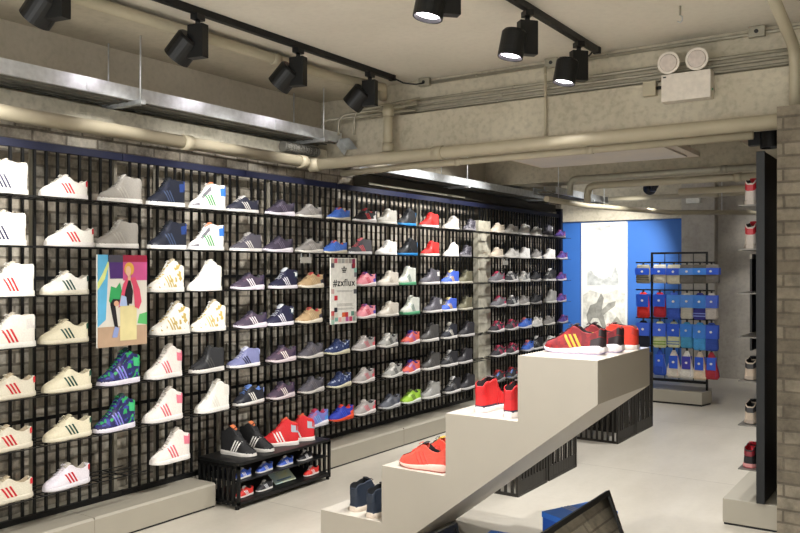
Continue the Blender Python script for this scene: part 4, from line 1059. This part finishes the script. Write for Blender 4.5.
# cables from track ends
pipe('power_cable', [(T1, 4.895, 2.88), (T1 + .10, 4.95, 2.855), (T1 + .22, 5.02, 2.85), (-3.262, 5.045, 2.865)] if False else [(T1, 4.895, 2.88), (T1 + .05, 4.95, 2.85), (T1 + .12, 5.01, 2.842), (T1 + .17, 5.045, 2.855)], .006, M['dark'], 'short black cable from left track to junction box', 'cable', None, (), 6)
pipe('power_cable', [(T2 - .024, 4.99, 2.88), (T2 - .06, 5.02, 2.862), (T2 - .12, 5.045, 2.862)], .006, M['dark'], 'short black cable from right track to junction box', 'cable', None, (), 6)
q = on_y(546, 100, 5.04)
pipe('conduit', [(q.x, 5.03, 2.355), (q.x, 5.03, 2.835)], .010, cr, 'thin vertical cream conduit on the beam face', 'conduit', None, [(0, .03), (0, .9)], 8)
# emergency light
q0 = on_y(664, 104, 5.03); q1 = on_y(713, 73, 5.03)
o = thing('emergency_light', 'white emergency light box with two round lamps on the beam', 'emergency light', ((q0.x + q1.x) / 2, 5.0, q0.z))
hw = (q1.x - q0.x) / 2; hh = .165
MB().box(-hw, hw, -.03, .0595, 0, hh, bev=.004).build('housing', mat('lamp_housing', '#d8d0c4', .45), o)
MB().box(-hw + .012, -hw + .03, -.032, -.0305, hh - .022, hh - .014).build('logo', M['dark'], o)
MB().cyl((hw + .001, -.0, .05), (hw + .006, 0, .05), .006, seg=10).build('green_light', mat('green_lamp', '#1f8a5a', .4), o)
for x in (-.095, .07):
    a_ = MB(); a_.cyl((x, -.01, hh + .065), (x, -.05, hh + .063), .058, .066, seg=28); lp = a_.build('lamp', mat('lamp_housing', '#d8d0c4', .45), o)
    MB().cyl((x, -.0505, hh + .063), (x, -.056, hh + .0625), .052, .048, seg=28).build('lens', mat('frosted_lens', '#c9bdb4', .25, 0, .1, 40), lp)
    MB().cyl((x, .0, hh + .001), (x, .0, hh + .03), .012, seg=10).build('lamp_neck', mat('lamp_housing', '#d8d0c4', .45), o)
q = on_y(650, 89, 5.03)
o = thing('junction_box', 'pale square junction box left of the emergency light', 'junction box', (q.x, 5.03, q.z))
MB().box(-.04, .04, -.02, .028, -.045, .045, bev=.003).build('box_body', cr, o)
MB().cyl((.041, 0, 0), (.075, 0, 0), .01, seg=10).build('gland', M['dark'], o)

# cable trays
def tray(x, wd, y0, y1, z, hangs, lab, rh=.075):
    o = thing('cable_tray', lab, 'cable tray', (x, y0, z), 0, 'galvanised cable trays')
    L = y1 - y0
    for xx in (0, -wd):
        s = MB(); s.box(xx - .002, xx + .002, 0, L, 0, rh); sg = 1 if xx < 0 else -1
        s.box(min(xx, xx + sg * .015), max(xx, xx + sg * .015), 0, L, rh - .003, rh); s.box(min(xx, xx + sg * .02), max(xx, xx + sg * .02), 0, L, 0, .003)
        s.build('side_rail', M['galv'], o)
    s = MB(); s.box(-wd + .003, -.003, .01, L - .01, .004, .007)
    for k in range(3):
        xx = -wd + .06 + k * (wd - .12) / 2; s.box(xx - .006, xx + .006, .01, L - .01, -.004, .0039)
    s.build('tray_bottom', mat('dull_steel', '#77756e', .5, .4, .2, 12), o)
    s = MB()
    for k in range(4): s.tube([(-.05 - k * (wd - .1) / 3, .02, .024), (-.05 - k * (wd - .1) / 3 + .01, L / 2, .022), (-.05 - k * (wd - .1) / 3, L - .02, .024)], .008, 6)
    s.build('cables', M['conduit'], o)
    y = .8
    while y < L:
        MB().box(.0025, .005, y - .07, y + .07, .008, rh - .012).build('splice_plate', M['galv'], o); y += 1.5
    for hy in hangs:
        b2 = MB(); b2.box(-wd - .01, .06, hy - y0 - .018, hy - y0 + .018, -.024, -.0005); b2.build('hanger_bar', M['galv'], o)
        for xx in (.035, -wd + .03):
            MB().cyl((xx, hy - y0, -.03), (xx, hy - y0, CEIL - z - .001), .005, seg=8).build('hanger_rod', M['galv'], o)
    return o
tray(-3.92, .29, -1.0, 4.98, 2.465, (1.2, 3.06, 4.72), 'galvanised cable tray above the shoe wall, upper left', .078)
tray(-3.92, .29, 5.60, 9.4, 2.30, (6.9, 8.7), 'galvanised cable tray beyond the beam over far shelves', .07)
tray(-3.42, .26, 7.95, 9.5, 2.28, (8.9,), 'short galvanised cable tray near the end of the shoe wall', .07)
# clutter where the tray meets the beam
o = thing('coiled_hose', 'ribbed silver hose bundle where the tray meets the beam', 'hose', (-4.05, 4.45, 2.388))
s = MB()
for k in range(14):
    y = .0 + k * .028
    s.cyl((0, y, .0), (0, y + .016, .0), .040, seg=16)
s.cyl((0, -.005, 0), (0, .39, 0), .036, seg=14); s.build('hose_body', mat('dull_steel', '#77756e', .5, .4, .2, 12), o)
o = thing('cable_clamp', 'bent galvanised bracket at the end of the near tray', 'bracket', (-3.86, 4.90, 2.44))
MB().box(-.05, .05, 0, .12, .06, .064, M=Matrix.Rotation(math.radians(-35), 4, 'X')).box(-.05, -.046, 0, .12, 0, .06, M=Matrix.Rotation(math.radians(-35), 4, 'X')).build('plate', M['galv'], o)
for i, (x, yz, l2) in enumerate(((-3.98, .0, 'left'), (-3.84, .04, 'middle'), (-3.72, .08, 'right'))):
    y = 4.80 + yz
    pts = [(x, y, 2.50)] + bend((x, y, 2.47), (x, y, 2.62 + .03 * i), (x + .4, 5.02, 2.66 + .03 * i), .08) + [(-3.28 + .02 * i, 5.045, 2.665 + .04 * i)]
    pipe('conduit', pts, .010, M['conduit'], 'thin grey conduit curving out of the tray end, %s one' % l2, 'conduit', 'conduits leaving the tray', (), 8)

# air-conditioning panel beyond the beam
zc_ = 2.36
c1 = on_z(508, 157, zc_); c2 = on_z(678, 145, zc_); c3 = on_z(699, 162, zc_)
o = thing('air_conditioner', 'large cream ceiling air conditioner beyond the beam', 'air conditioner', (-3.0, 5.77, zc_))
W_, D_ = 1.35, .90
s = MB(); s.box(.06, W_ - .06, .06, D_ - .06, .05, .30); s.build('body', cr, o)
s = MB(); s.prism([(0, 0), (W_, 0), (W_, D_), (0, D_)], 'z', .02, .055); s.build('fascia', mat('fascia_cream', '#cdbfa8', .4, 0, .02, 4), o)
MB().box(.07, W_ - .07, .16, D_ - .12, .006, .0195, bev=.003).build('grille_panel', mat('grille_pale', '#dcd3c6', .8, 0, .05, 2, col2='#cbc6c4', spec=.1), o)
MB().box(.06, W_ - .06, .04, .10, .012, .0195).build('louver_slot', M['dark'], o)
for x in (.1, W_ - .1):
    for y in (.12, D_ - .12): MB().cyl((x, y, .3), (x, y, CEIL - zc_ - .001), .006, seg=8).build('hanger_rod', M['galv'], o)
# pipes beyond
for i, (z, y, r, m, l2) in enumerate(((2.37, 7.55, .030, M['conduit'], 'upper grey'), (2.30, 7.62, .034, cr, 'middle cream'), (2.215, 7.80, .032, cr, 'lower cream'))):
    x0 = [-3.10, -2.95, -2.1][i]
    pts = [(x0 - .02, y, z - .0), (1.5, y, z)] if i == 2 else [(x0, y, z - .16)] + bend((x0, y, z - .16), (x0, y, z), (x0 + 1, y, z), .08) + [(1.5, y, z)]
    pipe('far_pipe', pts, r, m, '%s pipe crossing far beyond the beam' % l2, 'pipe', 'pipes crossing beyond the beam', [(len(pts) - 2, .3), (len(pts) - 2, .5)], 10)
pipe('far_pipe', [(-3.35, 7.55, 2.19), (-3.35, 8.6, 2.19), (-2.9, 10.2, 2.19), (-1.3, 11.3, 2.19)], .03, cr, 'cream pipe bending towards the sock rack under far ceiling', 'pipe', None, (), 10)
lp_ = [o for o in COL.objects if o.name.startswith("far_pipe")][-1]
for dx, dy in ((.0, .3), (.12, 1.3), (1.0, 3.0)):
    MB().cyl((dx, dy, .02), (dx, dy, CEIL - 2.192), .005, seg=8).build('hanger_rod', M['galv'], lp_)
pipe('far_pipe', [(-4.1, 10.6, 2.42), (1.5, 10.6, 2.42)], .035, cr, 'cream pipe across the back of the shop', 'pipe', None, [(0, .3), (0, .5)], 10)
q = on_y(693, 198, 11.48)
o = thing('wall_sounder', 'small white box with black slot high on concrete column', 'alarm box', (q.x, 11.519, q.z))
MB().box(-.09, .09, -.06, 0, -.07, .07, bev=.004).build('housing', M['card'], o)
MB().box(-.05, .05, -.064, -.0605, .0, .012).build('slot', M['dark'], o)
# hook at ceiling near top centre-right
q = on_z(680, 6, CEIL)
o = thing('ceiling_hook', 'small metal hook fixed to the ceiling, top right of centre', 'hook', (q.x, q.y, CEIL))
MB().cyl((0, 0, 0), (0, 0, -.05), .006, seg=8).build('shank', M['conduit'], o)
MB().tube([(0, 0, -.05), (.012, 0, -.06), (.012, 0, -.08), (0, 0, -.09), (-.012, 0, -.08)], .004, 6).build('ring', M['galv'], o)

# ------------------------------------------------------------------ light
wd = bpy.data.worlds.new('world'); sc.world = wd; wd.use_nodes = True
bg = wd.node_tree.nodes['Background']; bg.inputs[0].default_value = (1, .99, .955, 1); bg.inputs[1].default_value = 2.5

# ------------------------------------------------------------------ camera
cam = bpy.data.cameras.new('camera'); co = bpy.data.objects.new('camera', cam); COL.objects.link(co)
co.location = (0, 0, CH); co.rotation_euler = (PI / 2, 0, YAW)
cam.sensor_width = 36; cam.lens = 36 * F / 800; cam.shift_y = (HOR - 266.5) / 800
cam.clip_start = .05
sc.camera = co
sc.view_settings.view_transform = 'Standard'; sc.view_settings.look = 'None'; sc.view_settings.gamma = 1; sc.view_settings.exposure = 0.45
sc.view_settings.use_curve_mapping = False
sc.cycles.use_denoising = True
sc.cycles.max_bounces = 6
